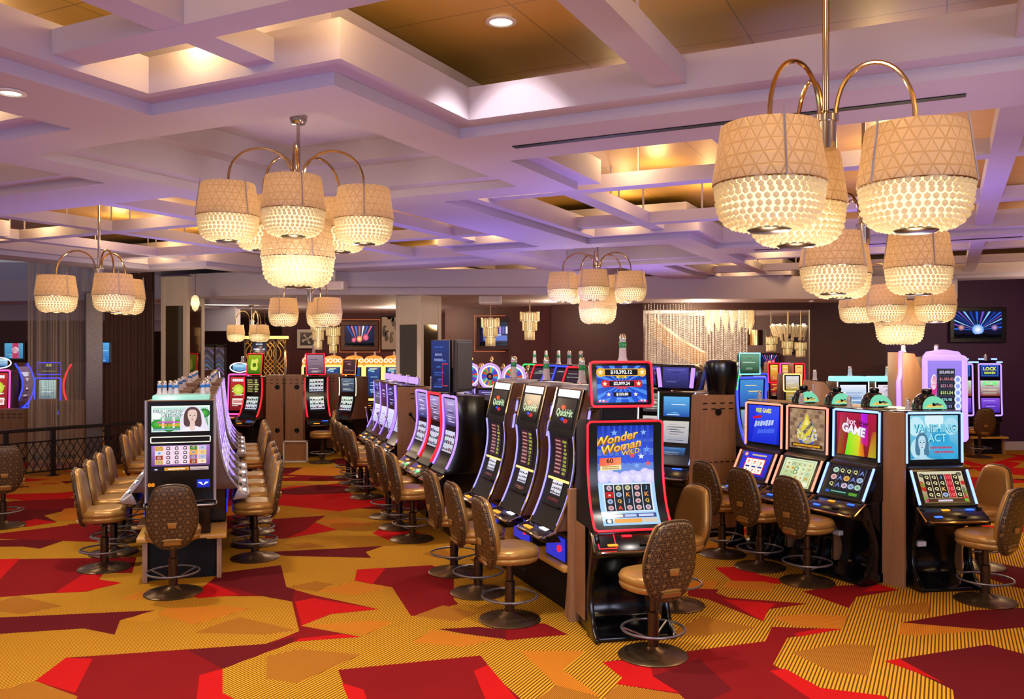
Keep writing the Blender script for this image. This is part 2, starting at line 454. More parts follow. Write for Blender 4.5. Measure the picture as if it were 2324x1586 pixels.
# ---- coffered ceiling: islands joined by strips, on a 7.6 x 8.8 m grid
UI = [5.8+7.6*i for i in range(-1, 3)]; VJ = [-4.95+8.8*j for j in range(-1, 3)]
U0, U1, V0, V1 = -3.5, 24.5, -15.0, 12.0
def slabs(mb, rects, holes, z0, z1, extra_u=(), extra_v=()):
    us = sorted({U0, U1, *[x for r in rects+holes for x in (r[0], r[1]) if U0 < x < U1]})
    vs = sorted({V0, V1, *[x for r in rects+holes for x in (r[2], r[3]) if V0 < x < V1]})
    nu, nv = len(us)-1, len(vs)-1
    def inside(u, v, R): return any(r[0] < u < r[1] and r[2] < v < r[3] for r in R)
    occ = [[inside((us[i]+us[i+1])/2, (vs[j]+vs[j+1])/2, rects) and not inside((us[i]+us[i+1])/2, (vs[j]+vs[j+1])/2, holes) for j in range(nv)] for i in range(nu)]
    def O(i, j): return 0 <= i < nu and 0 <= j < nv and occ[i][j]
    for i in range(nu):
        for j in range(nv):
            if not occ[i][j]: continue
            a, b, c, d = us[i], us[i+1], vs[j], vs[j+1]
            mb.add([UV(a, c, z0), UV(b, c, z0), UV(b, d, z0), UV(a, d, z0)], [(0, 3, 2, 1)])
            mb.add([UV(a, c, z1), UV(b, c, z1), UV(b, d, z1), UV(a, d, z1)], [(0, 1, 2, 3)])
            for (p, q, n) in (((a, c), (b, c), (i, j-1)), ((b, c), (b, d), (i+1, j)), ((b, d), (a, d), (i, j+1)), ((a, d), (a, c), (i-1, j))):
                if not O(*n):
                    mb.add([UV(*p, z0), UV(*q, z0), UV(*q, z1), UV(*p, z1)], [(0, 1, 2, 3)])
def Lrects(e):
    R = []
    for u in UI: R.append((u-.4-e, u+.4+e, V0, V1))
    for v in VJ: R.append((U0, U1, v-.38-e, v+.38+e))
    for u in UI:
        for v in VJ: R.append((u-1.82-e, u+1.82+e, v-1.84-e, v+1.84+e))
    return R
def holes(e): return [(u-e, u+e, v-e, v+e) for u in UI for v in VJ]
mb = MB()
slabs(mb, Lrects(0), holes(1.41), ZL, ZS)
slabs(mb, Lrects(.17), holes(1.22), ZS, ZF)
slabs(mb, [(u-1.8, u+1.8, v-1.8, v+1.8) for u in UI for v in VJ], holes(1.0), ZF, ZC)
slabs(mb, [(u-1.5, u+1.5, v-1.5, v+1.5) for u in UI for v in VJ], [], ZC, ZC+.04)
me = mb.mesh('ceiling', 20)
struct(obj('ceiling', me, M_['ceiling_white']), 'white coffered ceiling of stepped islands and strips')
mb = MB(); mb.add([UV(U0, V0, ZG), UV(U1, V0, ZG), UV(U1, V1, ZG), UV(U0, V1, ZG), UV(U0, V0, ZG+.1), UV(U1, V0, ZG+.1), UV(U1, V1, ZG+.1), UV(U0, V1, ZG+.1)], [(0, 3, 2, 1), (4, 5, 6, 7), (0, 1, 5, 4), (1, 2, 6, 5), (2, 3, 7, 6), (3, 0, 4, 7)])
struct(mb.build('ceiling_gold_deck', M_['gold_ceiling']), 'gold upper ceiling seen through the open coffers')
# ---- crossing beams hung in the open coffers
def beam(u0, u1, v0, v1, z0=3.92, z1=4.06):
    m = MB(); P = [UV(u0, v0, z0), UV(u1, v0, z0), UV(u1, v1, z0), UV(u0, v1, z0)]; Q = [p+Vector((0, 0, z1-z0)) for p in P]
    m.add(P+Q, [(0, 3, 2, 1), (4, 5, 6, 7), (0, 1, 5, 4), (1, 2, 6, 5), (2, 3, 7, 6), (3, 0, 4, 7)])
    o = struct(m.build('ceiling_beam', M_['ceiling_white']), 'white suspended ceiling beam crossing an open coffer')
    r = MB(); long_u = (u1-u0) > (v1-v0); L = max(u1-u0, v1-v0); n = max(1, int(L/1.1))
    for i in range(n):
        t = (i+.5)/n; p = UV(u0+(u1-u0)*t, (v0+v1)/2, 0) if long_u else UV((u0+u1)/2, v0+(v1-v0)*t, 0)
        r.cyl((p.x, p.y, z1), (p.x, p.y, ZG), .012, 6)
    r.build('hanger_rod', M_['ceiling_white'], o)
    return o
ue = [U0+2.4]+[x for x in UI if x > 0]
def far_ok(u, v): p = UV(u, v); return p.y < 21 and abs(p.x) < 14 and p.y > .5
for k in range(len(UI)-1):
    ua, ub = UI[k], UI[k+1]; uc = (ua+ub)/2
    for j in range(len(VJ)-1):
        va, vb = VJ[j], VJ[j+1]; vc = (va+vb)/2
        if not (far_ok(uc, vc) or far_ok(ua, vc) or far_ok(uc, vb) or far_ok(uc, va)): continue
        for dv in (-2.95, 2.95): beam(ua+1.99, ub-1.99, vc+dv-.1, vc+dv+.1)
        for dv in (-.97, .97): beam(ua+.57, ub-.57, vc+dv-.1, vc+dv+.1)
        for du in (-1.26, 1.26): beam(uc+du-.1, uc+du+.1, va+.55, vb-.55, 3.9185, 4.0585)
# ---- air slots in the soffit strip
def slot(u, v0, v1, name):
    m = MB(); P = [UV(u-.035, v0, ZL-.006), UV(u+.035, v0, ZL-.006), UV(u+.035, v1, ZL-.006), UV(u-.035, v1, ZL-.006)]; Q = [p+Vector((0, 0, .005)) for p in P]
    m.add(P+Q, [(0, 3, 2, 1), (4, 5, 6, 7), (0, 1, 5, 4), (1, 2, 6, 5), (2, 3, 7, 6), (3, 0, 4, 7)])
    return m
o = slot(5.79, -2.87, .1, 's').build('air_slot_vent', M_['black_matte']); tag(o, 'long thin dark air slot in the ceiling strip above the nearest hanging lamps', 'vent', 'ceiling air slots')
o = slot(13.4, -2.6, .9, 's').build('air_slot_vent', M_['black_matte']); tag(o, 'distant thin dark air slot in the second ceiling strip', 'vent', 'ceiling air slots')
# ---- floor
from mathutils import noise as mnoise
mb = MB(); mb.add([(-20, -3, 0), (20, -3, 0), (20, 34, 0), (-20, 34, 0), (-20, -3, -.1), (20, -3, -.1), (20, 34, -.1), (-20, 34, -.1)], [(0, 1, 2, 3), (7, 6, 5, 4), (0, 4, 5, 1), (1, 5, 6, 2), (2, 6, 7, 3), (3, 7, 4, 0)])
slots_ = ['carpet_gold', 'carpet_gold_fine', 'carpet_orange', 'carpet_brown', 'carpet_red', 'carpet_dark_red', 'carpet_maroon']
fm = [0]*6; ZC_ = [0]
def inlay(pts, mat, z):
    z += ZC_[0]; ZC_[0] += 1.5e-6; P = [Vector((x, y, z)) for x, y in pts]; b = len(mb.v); n0 = len(mb.f)
    t = tessellate_polygon([P])
    t = [tuple(q) if (P[q[1]]-P[q[0]]).cross(P[q[2]]-P[q[0]]).z > 0 else tuple(reversed(q)) for q in t]
    mb.add(P, t); fm.extend([slots_.index(mat)]*(len(mb.f)-n0))
CL, CR = lambda x, y: fp(x/2, 1150+y/2), lambda x, y: fp(1162+x/2, 1150+y/2)
R_, D_, Mn, O_, B_, G2 = 'carpet_red', 'carpet_dark_red', 'carpet_maroon', 'carpet_orange', 'carpet_brown', 'carpet_gold_fine'
LEFT = [
 (D_, 1, [(-60, 240), (620, 228), (600, 300), (470, 300), (450, 330), (555, 345), (390, 385), (250, 390), (-60, 415)]),
 (R_, 2, [(380, 305), (470, 300), (450, 330), (555, 345), (390, 385), (245, 392)]), (R_, 2, [(-60, 240), (90, 235), (-10, 340), (-60, 345)]),
 (Mn, 1, [(-60, 505), (700, 470), (545, 515), (520, 580), (380, 552), (-60, 580)]),
 (D_, 1, [(870, 405), (1000, 300), (1275, 265), (1300, 365), (1420, 400), (1720, 465), (1500, 487), (1365, 540), (1640, 590), (1340, 612), (1010, 735), (1010, 845), (1100, 890), (340, 890), (350, 860), (160, 790), (250, 760), (300, 685), (1210, 622), (1358, 565), (1325, 430), (1190, 405)]),
 (Mn, 2, [(1000, 300), (1275, 265), (1300, 365), (1340, 375), (1325, 430), (1190, 405), (960, 345)]),
 (R_, 2, [(860, 402), (950, 345), (1090, 400), (900, 415)]), (R_, 2, [(1340, 430), (1420, 415), (1720, 465), (1500, 487), (1370, 540)]),
 (R_, 2, [(160, 790), (300, 685), (420, 690), (340, 845)]), (R_, 2, [(905, 765), (1010, 735), (1010, 845), (1100, 890), (890, 890)]), (R_, 2, [(1360, 598), (1560, 577), (1640, 590), (1340, 612)]),
 (Mn, 2, [(850, 650), (1210, 622), (1340, 590), (1330, 612), (1010, 735), (930, 690)]),
 (D_, 1, [(1620, 285), (1960, 265), (2060, 300), (2060, 420), (2080, 440), (1900, 495), (1865, 495), (1780, 365), (1610, 335)]), (R_, 2, [(1620, 285), (1750, 277), (1690, 352), (1610, 335)]),
 (D_, 1, [(1535, 740), (2180, 675), (2324, 850), (2360, 890), (1590, 890)]), (R_, 2, [(2150, 745), (2215, 718), (2360, 890), (2210, 890)]), (R_, 2, [(1552, 800), (1650, 830), (1670, 890), (1588, 890)]),
 (Mn, 1, [(1990, 555), (2170, 545), (2340, 562), (2324, 605), (2100, 575)]), (Mn, 1, [(1220, 205), (1740, 178), (1660, 205), (1685, 232), (1290, 222)]),
 (D_, 1, [(1240, 55), (1480, 40), (1430, 70), (1530, 105), (1290, 145), (1200, 142)]), (R_, 2, [(1430, 72), (1530, 105), (1300, 142), (1380, 110)]),
 (R_, 1, [(1690, 120), (1770, 75), (1870, 110), (1960, 130), (1760, 150)]), (Mn, 1, [(-60, 152), (320, 143), (180, 190), (100, 180), (-60, 182)]),
 (Mn, 1, [(-60, 20), (350, 5), (200, 40), (260, 70), (130, 90), (-60, 95)]), (R_, 2, [(60, 75), (160, 55), (260, 70), (130, 90)]), (R_, 1, [(345, 97), (420, 80), (520, 110), (450, 122)]),
 (B_, 1, [(-60, 442), (90, 405), (285, 450), (100, 487), (-60, 468)]), (O_, 1, [(550, 412), (680, 375), (780, 400), (590, 425)]), (O_, 1, [(720, 490), (750, 460), (1010, 450), (1130, 462), (880, 535)]),
 (B_, 1, [(885, 572), (1085, 500), (1345, 560), (1200, 580)]), (B_, 1, [(1210, 680), (1360, 645), (1640, 670), (1350, 800), (1210, 780)]), (B_, 1, [(1300, 365), (1430, 338), (1510, 350), (1440, 385)]),
 (O_, 1, [(1440, 385), (1600, 340), (1770, 365), (1620, 400)]), (O_, 1, [(1370, 540), (1700, 515), (1780, 525), (1660, 580)]), (O_, 1, [(1870, 615), (1960, 560), (2260, 600), (2100, 635)]),
 (B_, 1, [(1880, 495), (2010, 447), (2170, 480), (2080, 520)]), (B_, 1, [(-60, 850), (150, 790), (352, 860), (340, 890), (-60, 890)]), (O_, 1, [(1350, 10), (1540, 0), (1580, 20), (1440, 30)]),
 (O_, 1, [(240, 105), (420, 80), (480, 120), (340, 140)]), (B_, 1, [(1290, 170), (1400, 160), (1480, 180), (1340, 190)]), (G2, 1, [(545, 515), (720, 470), (720, 500), (690, 520)]),
 (B_, 1, [(1920, 215), (2000, 180), (2060, 225), (1990, 235)]), (O_, 1, [(1440, 62), (1560, 50), (1700, 80), (1530, 105)]),
]
RIGHT = [
 (D_, 1, [(410, 705), (800, 655), (1150, 610), (1180, 545), (1500, 555), (1250, 595), (1185, 715), (1360, 820), (1700, 860), (1720, 890), (800, 890), (760, 850), (475, 805), (500, 775)]),
 (R_, 2, [(410, 705), (620, 690), (640, 770), (760, 845), (475, 805), (500, 775)]), (R_, 2, [(1170, 745), (1240, 735), (1400, 822), (1690, 858), (1720, 890), (1380, 890)]), (Mn, 2, [(640, 770), (850, 690), (1000, 830), (870, 890), (800, 890), (760, 845)]),
 (R_, 2, [(1280, 575), (1400, 552), (1500, 555), (1300, 590)]),
 (D_, 1, [(800, 370), (935, 375), (925, 390), (985, 412), (1345, 440), (1165, 465), (1140, 520), (890, 420), (800, 405)]), (R_, 2, [(960, 420), (1200, 440), (1165, 465), (1140, 520)]),
 (R_, 1, [(920, 275), (1040, 272), (1130, 310), (1230, 330), (1215, 350), (1000, 335)]), (D_, 1, [(1320, 385), (1450, 360), (1660, 350), (1755, 378), (1560, 410), (1530, 460)]), (R_, 2, [(1590, 385), (1660, 350), (1755, 378)]),
 (Mn, 1, [(1770, 525), (2090, 470), (2390, 455), (2390, 540), (2180, 560)]), (Mn, 1, [(1690, 700), (2160, 625), (2390, 685), (2390, 890), (2010, 890), (2000, 830), (1830, 750)]), (R_, 2, [(1690, 700), (1760, 690), (1960, 800), (1830, 750)]),
 (Mn, 1, [(2070, 230), (2390, 290), (2390, 385), (2260, 360), (2060, 285)]), (R_, 1, [(850, 95), (950, 82), (1065, 100), (1060, 125), (850, 140)]), (D_, 1, [(-30, 522), (150, 530), (255, 580), (-30, 607)]), (D_, 1, [(-30, 810), (40, 872), (50, 890), (-30, 890)]),
 (B_, 1, [(700, 585), (860, 495), (1110, 550), (880, 585)]), (O_, 1, [(1180, 500), (1330, 485), (1525, 495), (1500, 555), (1280, 540)]), (O_, 1, [(1765, 525), (2180, 560), (1830, 585), (1755, 580)]),
 (B_, 1, [(1270, 660), (1500, 620), (1645, 630), (1620, 765), (1450, 750)]), (B_, 1, [(1630, 455), (1890, 430), (1895, 490), (1720, 480)]), (O_, 1, [(40, 655), (330, 655), (230, 740), (400, 860), (200, 810)]),
 (O_, 1, [(800, 330), (945, 340), (905, 372), (800, 368)]), (O_, 1, [(985, 335), (1150, 340), (1205, 355), (1165, 385), (960, 365)]), (B_, 1, [(90, 890), (200, 810), (390, 860), (400, 890)]), (B_, 1, [(420, 860), (480, 810), (760, 850), (790, 890), (430, 890)]),
 (O_, 1, [(830, 180), (960, 165), (1060, 185), (900, 205)]), (R_, 1, [(2150, 30), (2390, 60), (2390, 110), (2200, 70)]),
]
for fn, L in ((CL, LEFT), (CR, RIGHT)):
    for m_, l, pts in L: inlay([fn(*p) for p in pts], m_, .0006*l)
# the pattern carries on out to the walls in the same long slanted patches
rng = random.Random(11)
for i in range(330):
    x = rng.uniform(-13, 14); y = rng.uniform(10.4, 28)
    if y < 12.5 and (-3.0 < x < 2.5 or x < -5.2) and rng.random() < .5: continue
    a = rng.choice([0, 0, .25, -.5, 1.1]); L = rng.uniform(.7, 1.9); W = rng.uniform(.35, .9); n = rng.choice([4, 5, 6, 6])
    pts = []
    for k in range(n):
        t = 2*PI*k/n+rng.uniform(-.3, .3); px, py = L*math.cos(t), W*math.sin(t); pts.append((x+px*math.cos(a)-py*math.sin(a), y+px*math.sin(a)+py*math.cos(a)))
    inlay(pts, rng.choice([R_, D_, D_, Mn, O_, O_, B_, R_, G2]), .0006+.00012*rng.randint(0, 12))
for i in range(30):
    x = rng.uniform(-7, 8); y = rng.uniform(1.5, 5.3); pts = [(x+rng.uniform(.7, 1.2)*math.cos(t), y+rng.uniform(.5, .8)*math.sin(t)) for t in (0, 1, 2.2, 3.3, 4.4, 5.4)]
    inlay(pts, rng.choice([R_, D_, Mn, O_, B_]), .0006+.00012*rng.randint(0, 10))
me = bpy.data.meshes.new('floor'); me.from_pydata(mb.v, [], mb.f); me.update()
for s_ in slots_: me.materials.append(M_[s_])
me.polygons.foreach_set('material_index', fm)
struct(obj('floor', me), 'patterned casino carpet of gold stripes, orange, red and maroon patches')

plain('lounge_wall', '6e5c5e', .6, 0, .06, 4)
# ---- walls
def wall(name, p0, p1, z0, z1, mat, th=.15, label=None):
    p0, p1 = Vector(p0), Vector(p1); d = (p1-p0).normalized(); n = Vector((-d.y, d.x))*th
    if n.y < 0: n = -n
    m = MB(); m.add([(*p0, z0), (*p1, z0), (*(p1+n), z0), (*(p0+n), z0), (*p0, z1), (*p1, z1), (*(p1+n), z1), (*(p0+n), z1)], [(0, 3, 2, 1), (4, 5, 6, 7), (0, 1, 5, 4), (1, 2, 6, 5), (2, 3, 7, 6), (3, 0, 4, 7)])
    return struct(m.build(name, M_[mat]), label)
def px_at(px, d): return ((px-CX)/F*d, d)
wall('wall_rear', px_at(640, 26), px_at(1012, 26), 0, 4.4, 'maroon_wall', label='dark maroon rear wall')
wall('wall_rear_return', px_at(1010, 23.4), px_at(1252, 21.6), 0, 4.4, 'maroon_wall', label='maroon wall with the framed screen')
wall('wall_rear_centre', px_at(1251, 21.2), px_at(1460, 20.4), 0, 4.4, 'maroon_dark', label='dark maroon wall beside the crystal strands')
wall('wall_right_brown', px_at(1838, 20.2), px_at(2012, 19.95), 0, 4.4, 'brown_wall', label='dark brown wall between the lounge opening and the purple wall')
wall('wall_right', px_at(2010, 19.95), (14.5, 19.95), 0, 4.4, 'purple_wall', label='purple wall')
wall('wall_right_side', (14.5, 20), (14.6, -2), 0, 4.4, 'purple_wall')
wall('wall_lounge', px_at(1440, 29), px_at(1900, 29), 0, 4.4, 'lounge_wall', label='far wall of the lounge behind the crystal strands')
wall('wall_left_far', (-21, 26), px_at(345, 26), 0, 4.4, 'maroon_dark'); wall('wall_left_passage', px_at(345, 30), px_at(645, 30), 0, 4.4, 'maroon_dark')
o = wall('baseboard_right', px_at(2015, 19.93), (14.4, 19.93), 0, .2, 'base_white', .02)
# lower soffits before the rear walls
def soffit(name, pts, z0, z1, mat='ceiling_white'):
    return struct(MB().prism(pts, z0, z1, 'z').build(name, M_[mat], angle=20))
ZB = 3.38
soffit('ceiling_soffit_rear', [(-4.6, 17.2), (1.4, 17.2), (1.4, 18.6), (2.6, 18.6), (9.5, 18.6), (9.5, 19.94), (9.5, 30), (-14, 30), (-14, 20), (-8.2, 18.9), (-6.6, 18.0)], ZB, 3.86)
soffit('trim_soffit_step', [(-4.4, 16.95), (1.2, 16.95), (1.2, 17.25), (-4.4, 17.25)], 3.52, 3.86)
soffit('trim_lounge_head', [px_at(1458, 20.3), px_at(1842, 20.1), px_at(1842, 20.5), px_at(1458, 20.7)], 3.22, 3.5, 'brown_wall')
# round lit cove in the rear soffit
cc = dp(520, 668, 20.0); m = MB()
ring = lambda r, z: [(cc.x+r*math.cos(2*PI*i/40)*1.25, cc.y+r*math.sin(2*PI*i/40), z) for i in range(40)]
m.loft([ring(1.15, ZB-.0), ring(1.15, ZB-.10), ring(1.0, ZB-.10), ring(1.0, ZB-.04), ring(.75, ZB-.04)], caps=False)
struct(m.build('trim_cove_ring', M_['ceiling_white']))
m = MB().loft([ring(.76, ZB-.035), ring(.76, ZB-.02)]); o = m.build('cove_light', M_['led_cream']); tag(o, 'round lit cove in the lower ceiling beyond the far column', 'ceiling light')
soffit('ceiling_bulkhead_far', [(-9.2, 21.5), (-6.6, 20.8), (-6.6, 21.2), (-9.2, 21.9)], 2.75, ZB)
# ---- high pocket and pale far wall behind the curtain
soffit('ceiling_soffit_left', [(-20, 21), (-8.4, 21), (-8.4, 21.4), (-20, 21.4)], 3.0, 4.4)

# ---- columns
def column(px0, px1, d, top, label, rot, w):
    c = dp((px0+px1)/2, CY, d)
    t = thing('clad_column', label, 'column', (c.x, c.y+w/2, 0), rot)
    m = MB()
    for sx in (-1, 1):
        for sy in (-1, 1): m.box((sx*(w/2-.05), sy*(w/2-.05), top/2), (.1, .1, top), .006)
    m.build('corner_post', M_['column_stone'], t, label='pale stone corner posts')
    m = MB().box((0, 0, top-.3), (w-.02, w-.02, .6)); m.build('head', M_['column_stone'], t)
    for k in range(4):
        q = MB().box((0, -(w/2-.03), (top-.6)/2), (w-.2, .02, top-.6), M=Matrix.Rotation(k*PI/2, 4, 'Z')); q.build('mirror_panel', M_['mirror_bronze'], t, label='bronze mirror panel')
    m = MB().box((0, 0, .1), (w+.03, w+.03, .2), .006); m.build('plinth', M_['column_stone'], t)
    return t
column(365, 440, 17.9, ZL, 'pale stone clad column with bronze mirror panels standing behind the near gaming island', math.radians(-14), .62)
column(900, 992, 17.4, ZB+.02, 'pale stone clad column with bronze mirror panels beside the double black display', math.radians(-34), .66)
# ---- railing
RA = Vector((-8.95, 15.15)); RB = Vector((-6.9, 17.75))
rt = thing('lattice_railing', 'black metal railing with diamond lattice panel below its top rail', 'railing', (RA.x, RA.y, 0), math.atan2(RB.y-RA.y, RB.x-RA.x))
RL = (RB-RA).length; x_lo = -2.2
MB().box(((RL+x_lo)/2, 0, .86), (RL-x_lo, .09, .06), .008).build('top_rail', M_['rail_black'], rt)
for x in (-1.1, .15, .95, 1.95, 2.95):
    MB().box((x, 0, .42), (.07, .07, .84)).box((x, 0, .01), (.16, .14, .02)).build('post', M_['rail_black'], rt)
m = MB(); z0, z1 = .10, .64
for z in (z0, z1): m.box(((RL+x_lo)/2, 0, z), (RL-x_lo, .03, .025))
m.build('cross_bar', M_['rail_black'], rt)
m = MB(); s_ = .13; x = x_lo-.6
while x < RL:
    for sg in (1, -1):
        a, b = Vector((x, z0)), Vector((x+.31, z1))
        xs = (a.x, b.x) if sg > 0 else (b.x, a.x)
        if min(xs) < x_lo or max(xs) > RL: continue
        m.tube([(xs[0], .006*sg, z0), (xs[1], .006*sg, z1)], .007, 5)
    x += s_
m.build('lattice_panel', M_['rail_black'], rt)
# ---- curtains behind the railing
def curtain(p0, p1, z0, z1, name, mat, label, amp=.05, wl=.16, n=120):
    p0, p1 = Vector(p0), Vector(p1); d = p1-p0; L = d.length; d.normalize(); q = Vector((-d.y, d.x)); vs = []; r = random.Random(5)
    ph = [r.uniform(0, 6) for _ in range(5)]
    n = int(L/.018)
    for i in range(n+1):
        s = L*i/n; o_ = amp*(math.sin(2*PI*s/wl+1.2*math.sin(s*3+ph[0]))+.4*math.sin(2*PI*s/(wl*2.7)+ph[1]))
        for z in (z0, (z0+z1)/2, z1):
            k = .6+.4*(z1-z)/(z1-z0); p = p0+d*s+q*o_*k; vs.append((p.x, p.y, z))
    fs = [(i*3+j, i*3+3+j, i*3+4+j, i*3+1+j) for i in range(n) for j in range(2)]
    o = MB().add(vs, fs).build(name, M_[mat], angle=180); tag(o, label, 'curtain'); return o
curtain(dp(62, CY, 16.4).xy, dp(222, CY, 17.1).xy, .02, 4.15, 'sheer_curtain', 'sheer_curtain', 'sheer grey curtain hanging behind the railing posts', .05, .2)
curtain(dp(236, CY, 17.5).xy, dp(352, CY, 18.3).xy, .02, 4.1, 'drape_curtain', 'curtain_brown', 'heavy dark brown pleated curtain beside the stone column', .05, .17)
c = dp(213, CY, 17.0)
t = thing('mosaic_pillar', 'slim silver mosaic pillar rising between the sheer and brown curtains', 'pillar', (c.x, c.y, 0), .5)
MB().box((0, 0, 1.7), (.3, .3, 3.4), .01).build('shaft', M_['pillar_silver'], t); MB().box((0, 0, .05), (.36, .36, .1)).build('foot', M_['column_stone'], t)
# =================================================================== HANGING LAMPS
def shade_mesh(D, h):
    r0, r1 = D/2*.85, D/2
    prof = [(r1-.012, .0), (r1, .0), (r1, .012), (r1-(r1-r0)*.5, h*.5), (r0+.002, h-.01), (r0-.004, h), (r0-.02, h), (.03, h-.002)]
    m = MB().lathe(prof, 40, uvscale=2*PI*D/2)
    return m.mesh('lamp_shade', 50)
def seam_mesh(D, h):
    m = MB(); r0, r1 = D/2*.85, D/2
    for a in (0.4,):
        m.tube([(math.cos(a)*(r1+.003), math.sin(a)*(r1+.003), -.005), (math.cos(a)*(r0+.003), math.sin(a)*(r0+.003), h+.03)], .005, 6)
    return m.mesh('seam_rod')
def bowl_profile(D, t, dep):
    """t 0 rim .. 1 bottom"""
    R = D/2*.93
    if t < .28: return R*(1-.10*t), -dep*.30*t/.28
    u = (t-.28)/.72
    return R*(.97-.52*u**2.2), -dep*(.30+.70*math.sin(u*PI/2))
def bowl_mesh(D, dep):
    m = MB(); rows = 9; r = .0155*D/.51
    ico = bmesh.new(); bmesh.ops.create_icosphere(ico, subdivisions=1, radius=1); iv = [v.co.copy() for v in ico.verts]; ico.verts.index_update(); jf = [[v.index for v in f.verts] for f in ico.faces]; ico.free()
    for k in range(rows):
        R, z = bowl_profile(D, k/(rows-.3), dep); n = max(8, int(2*PI*R/(r*2.35)))
        for i in range(n):
            a = 2*PI*(i+(.5 if k % 2 else 0))/n
            m.add([(v.x*r+R*math.cos(a), v.y*r+R*math.sin(a), v.z*r*1.05+z-.012) for v in iv], jf)
    return m.mesh('crystal_bowl', 180)
def glow_mesh(D, dep):
    prof = [(max(.001, bowl_profile(D, k/10, dep)[0]*.93), bowl_profile(D, k/10, dep)[1]*.93-.004) for k in range(11)]
    prof.append((.001, prof[-1][1]-.001))
    return MB().lathe(prof[::-1], 28).mesh('diffuser')
def disc_mesh(D, dep): return MB().lathe([(.001, -dep-.034), (.085*D/.51, -dep-.032), (.10*D/.51, -dep-.022), (.085*D/.51, -dep-.012), (.001, -dep-.008)], 20).mesh('finial_disc')
def bandm(D): return MB().lathe([(D/2*.95, -.006), (D/2*.97, -.006), (D/2*.97, .004), (D/2*.95, .004)], 36).mesh('rim_band')
SH = {}
def lamp_meshes(D):
    if D not in SH:
        h, dep = .265*D/.51, .185*D/.51
        SH[D] = (shade_mesh(D, h), seam_mesh(D, h), bowl_mesh(D, dep), glow_mesh(D, dep), disc_mesh(D, dep), bandm(D), h)
    return SH[D]
LAMPS = []
def chandelier(label, x, y, ztop, zrim, shades, R=.58, a0=-80, lower=None, D=.51, group='chandeliers of drum shades with crystal bowls', power=1.0):
    """shades: number on the ring; lower: rim height of the centre shade"""
    t = thing('chandelier', label, 'chandelier', (x, y, zrim), 0, group)
    h = lamp_meshes(D)[6]; zh = h+.10; zt = ztop-zrim
    MB().lathe([(.001, zt), (.075, zt), (.075, zt-.03), (.055, zt-.075), (.001, zt-.078)][::-1], 24).build('canopy', M_['chrome'], t)
    MB().cyl((0, 0, zh), (0, 0, zt-.05), .016, 12).build('stem', M_['chrome'], t)
    MB().lathe([(.001, zh-.16), (.05, zh-.16), (.05, zh-.03), (.06, zh-.03), (.06, zh), (.03, zh+.02), (.001, zh+.02)], 20).build('hub', M_['chrome'], t)
    def lamp(px, py, z, Dm):
        ms = lamp_meshes(Dm)
        s = obj('lamp_shade', ms[0], M_['quilted_shade'], t); s.location = (px, py, z); s.rotation_euler = (0, 0, random.uniform(0, 2))
        [setattr(obj('seam_rod', ms[1], M_['silver_plastic'], s), 'rotation_euler', (0, 0, q*2*PI/3)) for q in range(3)]; obj('crystal_bowl', ms[2], M_['crystal'], s); obj('diffuser', ms[3], M_['diffuser'], s)
        obj('finial_disc', ms[4], M_['bronze_dark'], s); obj('rim_band', ms[5], M_['brass'], s)
        LAMPS.append((x+px, y+py, zrim+z, power, Dm))
    for k in range(shades):
        a = math.radians(a0+360/shades*k); cx, cy = math.cos(a), math.sin(a); path = []
        for i in range(19):
            u = i/18; path.append((cx*(.045+(R-.045)*(.5-.5*math.cos(PI*u))), cy*(.045+(R-.045)*(.5-.5*math.cos(PI*u))), zh-.03+(h+.02-zh+.03)*u+.28*math.sin(PI*u)**.85))
        MB().tube(path, .011, 8).build('curved_arm', M_['brass'], t)
        lamp(cx*R, cy*R, 0, D)
    if lower is not None:
        Dl = round(D*1.23, 4); hl = lamp_meshes(Dl)[6]
        MB().cyl((0, 0, lower-zrim+hl-.01), (0, 0, zh-.15), .014, 10).build('drop_rod', M_['chrome'], t)
        lamp(0, 0, lower-zrim, Dl)
    return t
chandelier('six-shade chandelier in the square coffer above the near gaming island', -1.83, 7.47, ZC, 3.40, 5, .58, -80, 3.085)
chandelier('closest and largest-looking three-shade chandelier on a long stem from the gold ceiling', 1.50, 4.17, ZG, 3.05, 3, .39, -148)
chandelier('three-shade chandelier hanging just behind the nearest and largest-looking one', 2.82, 7.0, ZG, 2.94, 3, .40, -145)
chandelier('six-shade chandelier in the second coffer above the row behind the red-framed machine', 1.40, 14.25, ZC, 3.28, 5, .58, -30, 2.97)
chandelier('three-shade chandelier hanging in front of the sheer curtain', -5.35, 11.3, ZG, 2.98, 3, .50, -165)
chandelier('three-shade chandelier over the aisle in front of the framed photograph of a flower', -3.44, 14.9, ZG, 2.90, 3, .45, 200)
chandelier('small distant three-shade chandelier before the gold lattice screen', -6.15, 20.6, ZB, 2.66, 3, .36, 190, D=.42)
chandelier('six-shade cluster chandelier beside the television on the purple wall', 5.2, 11.7, ZG, 2.87, 5, .52, -60, 2.62)
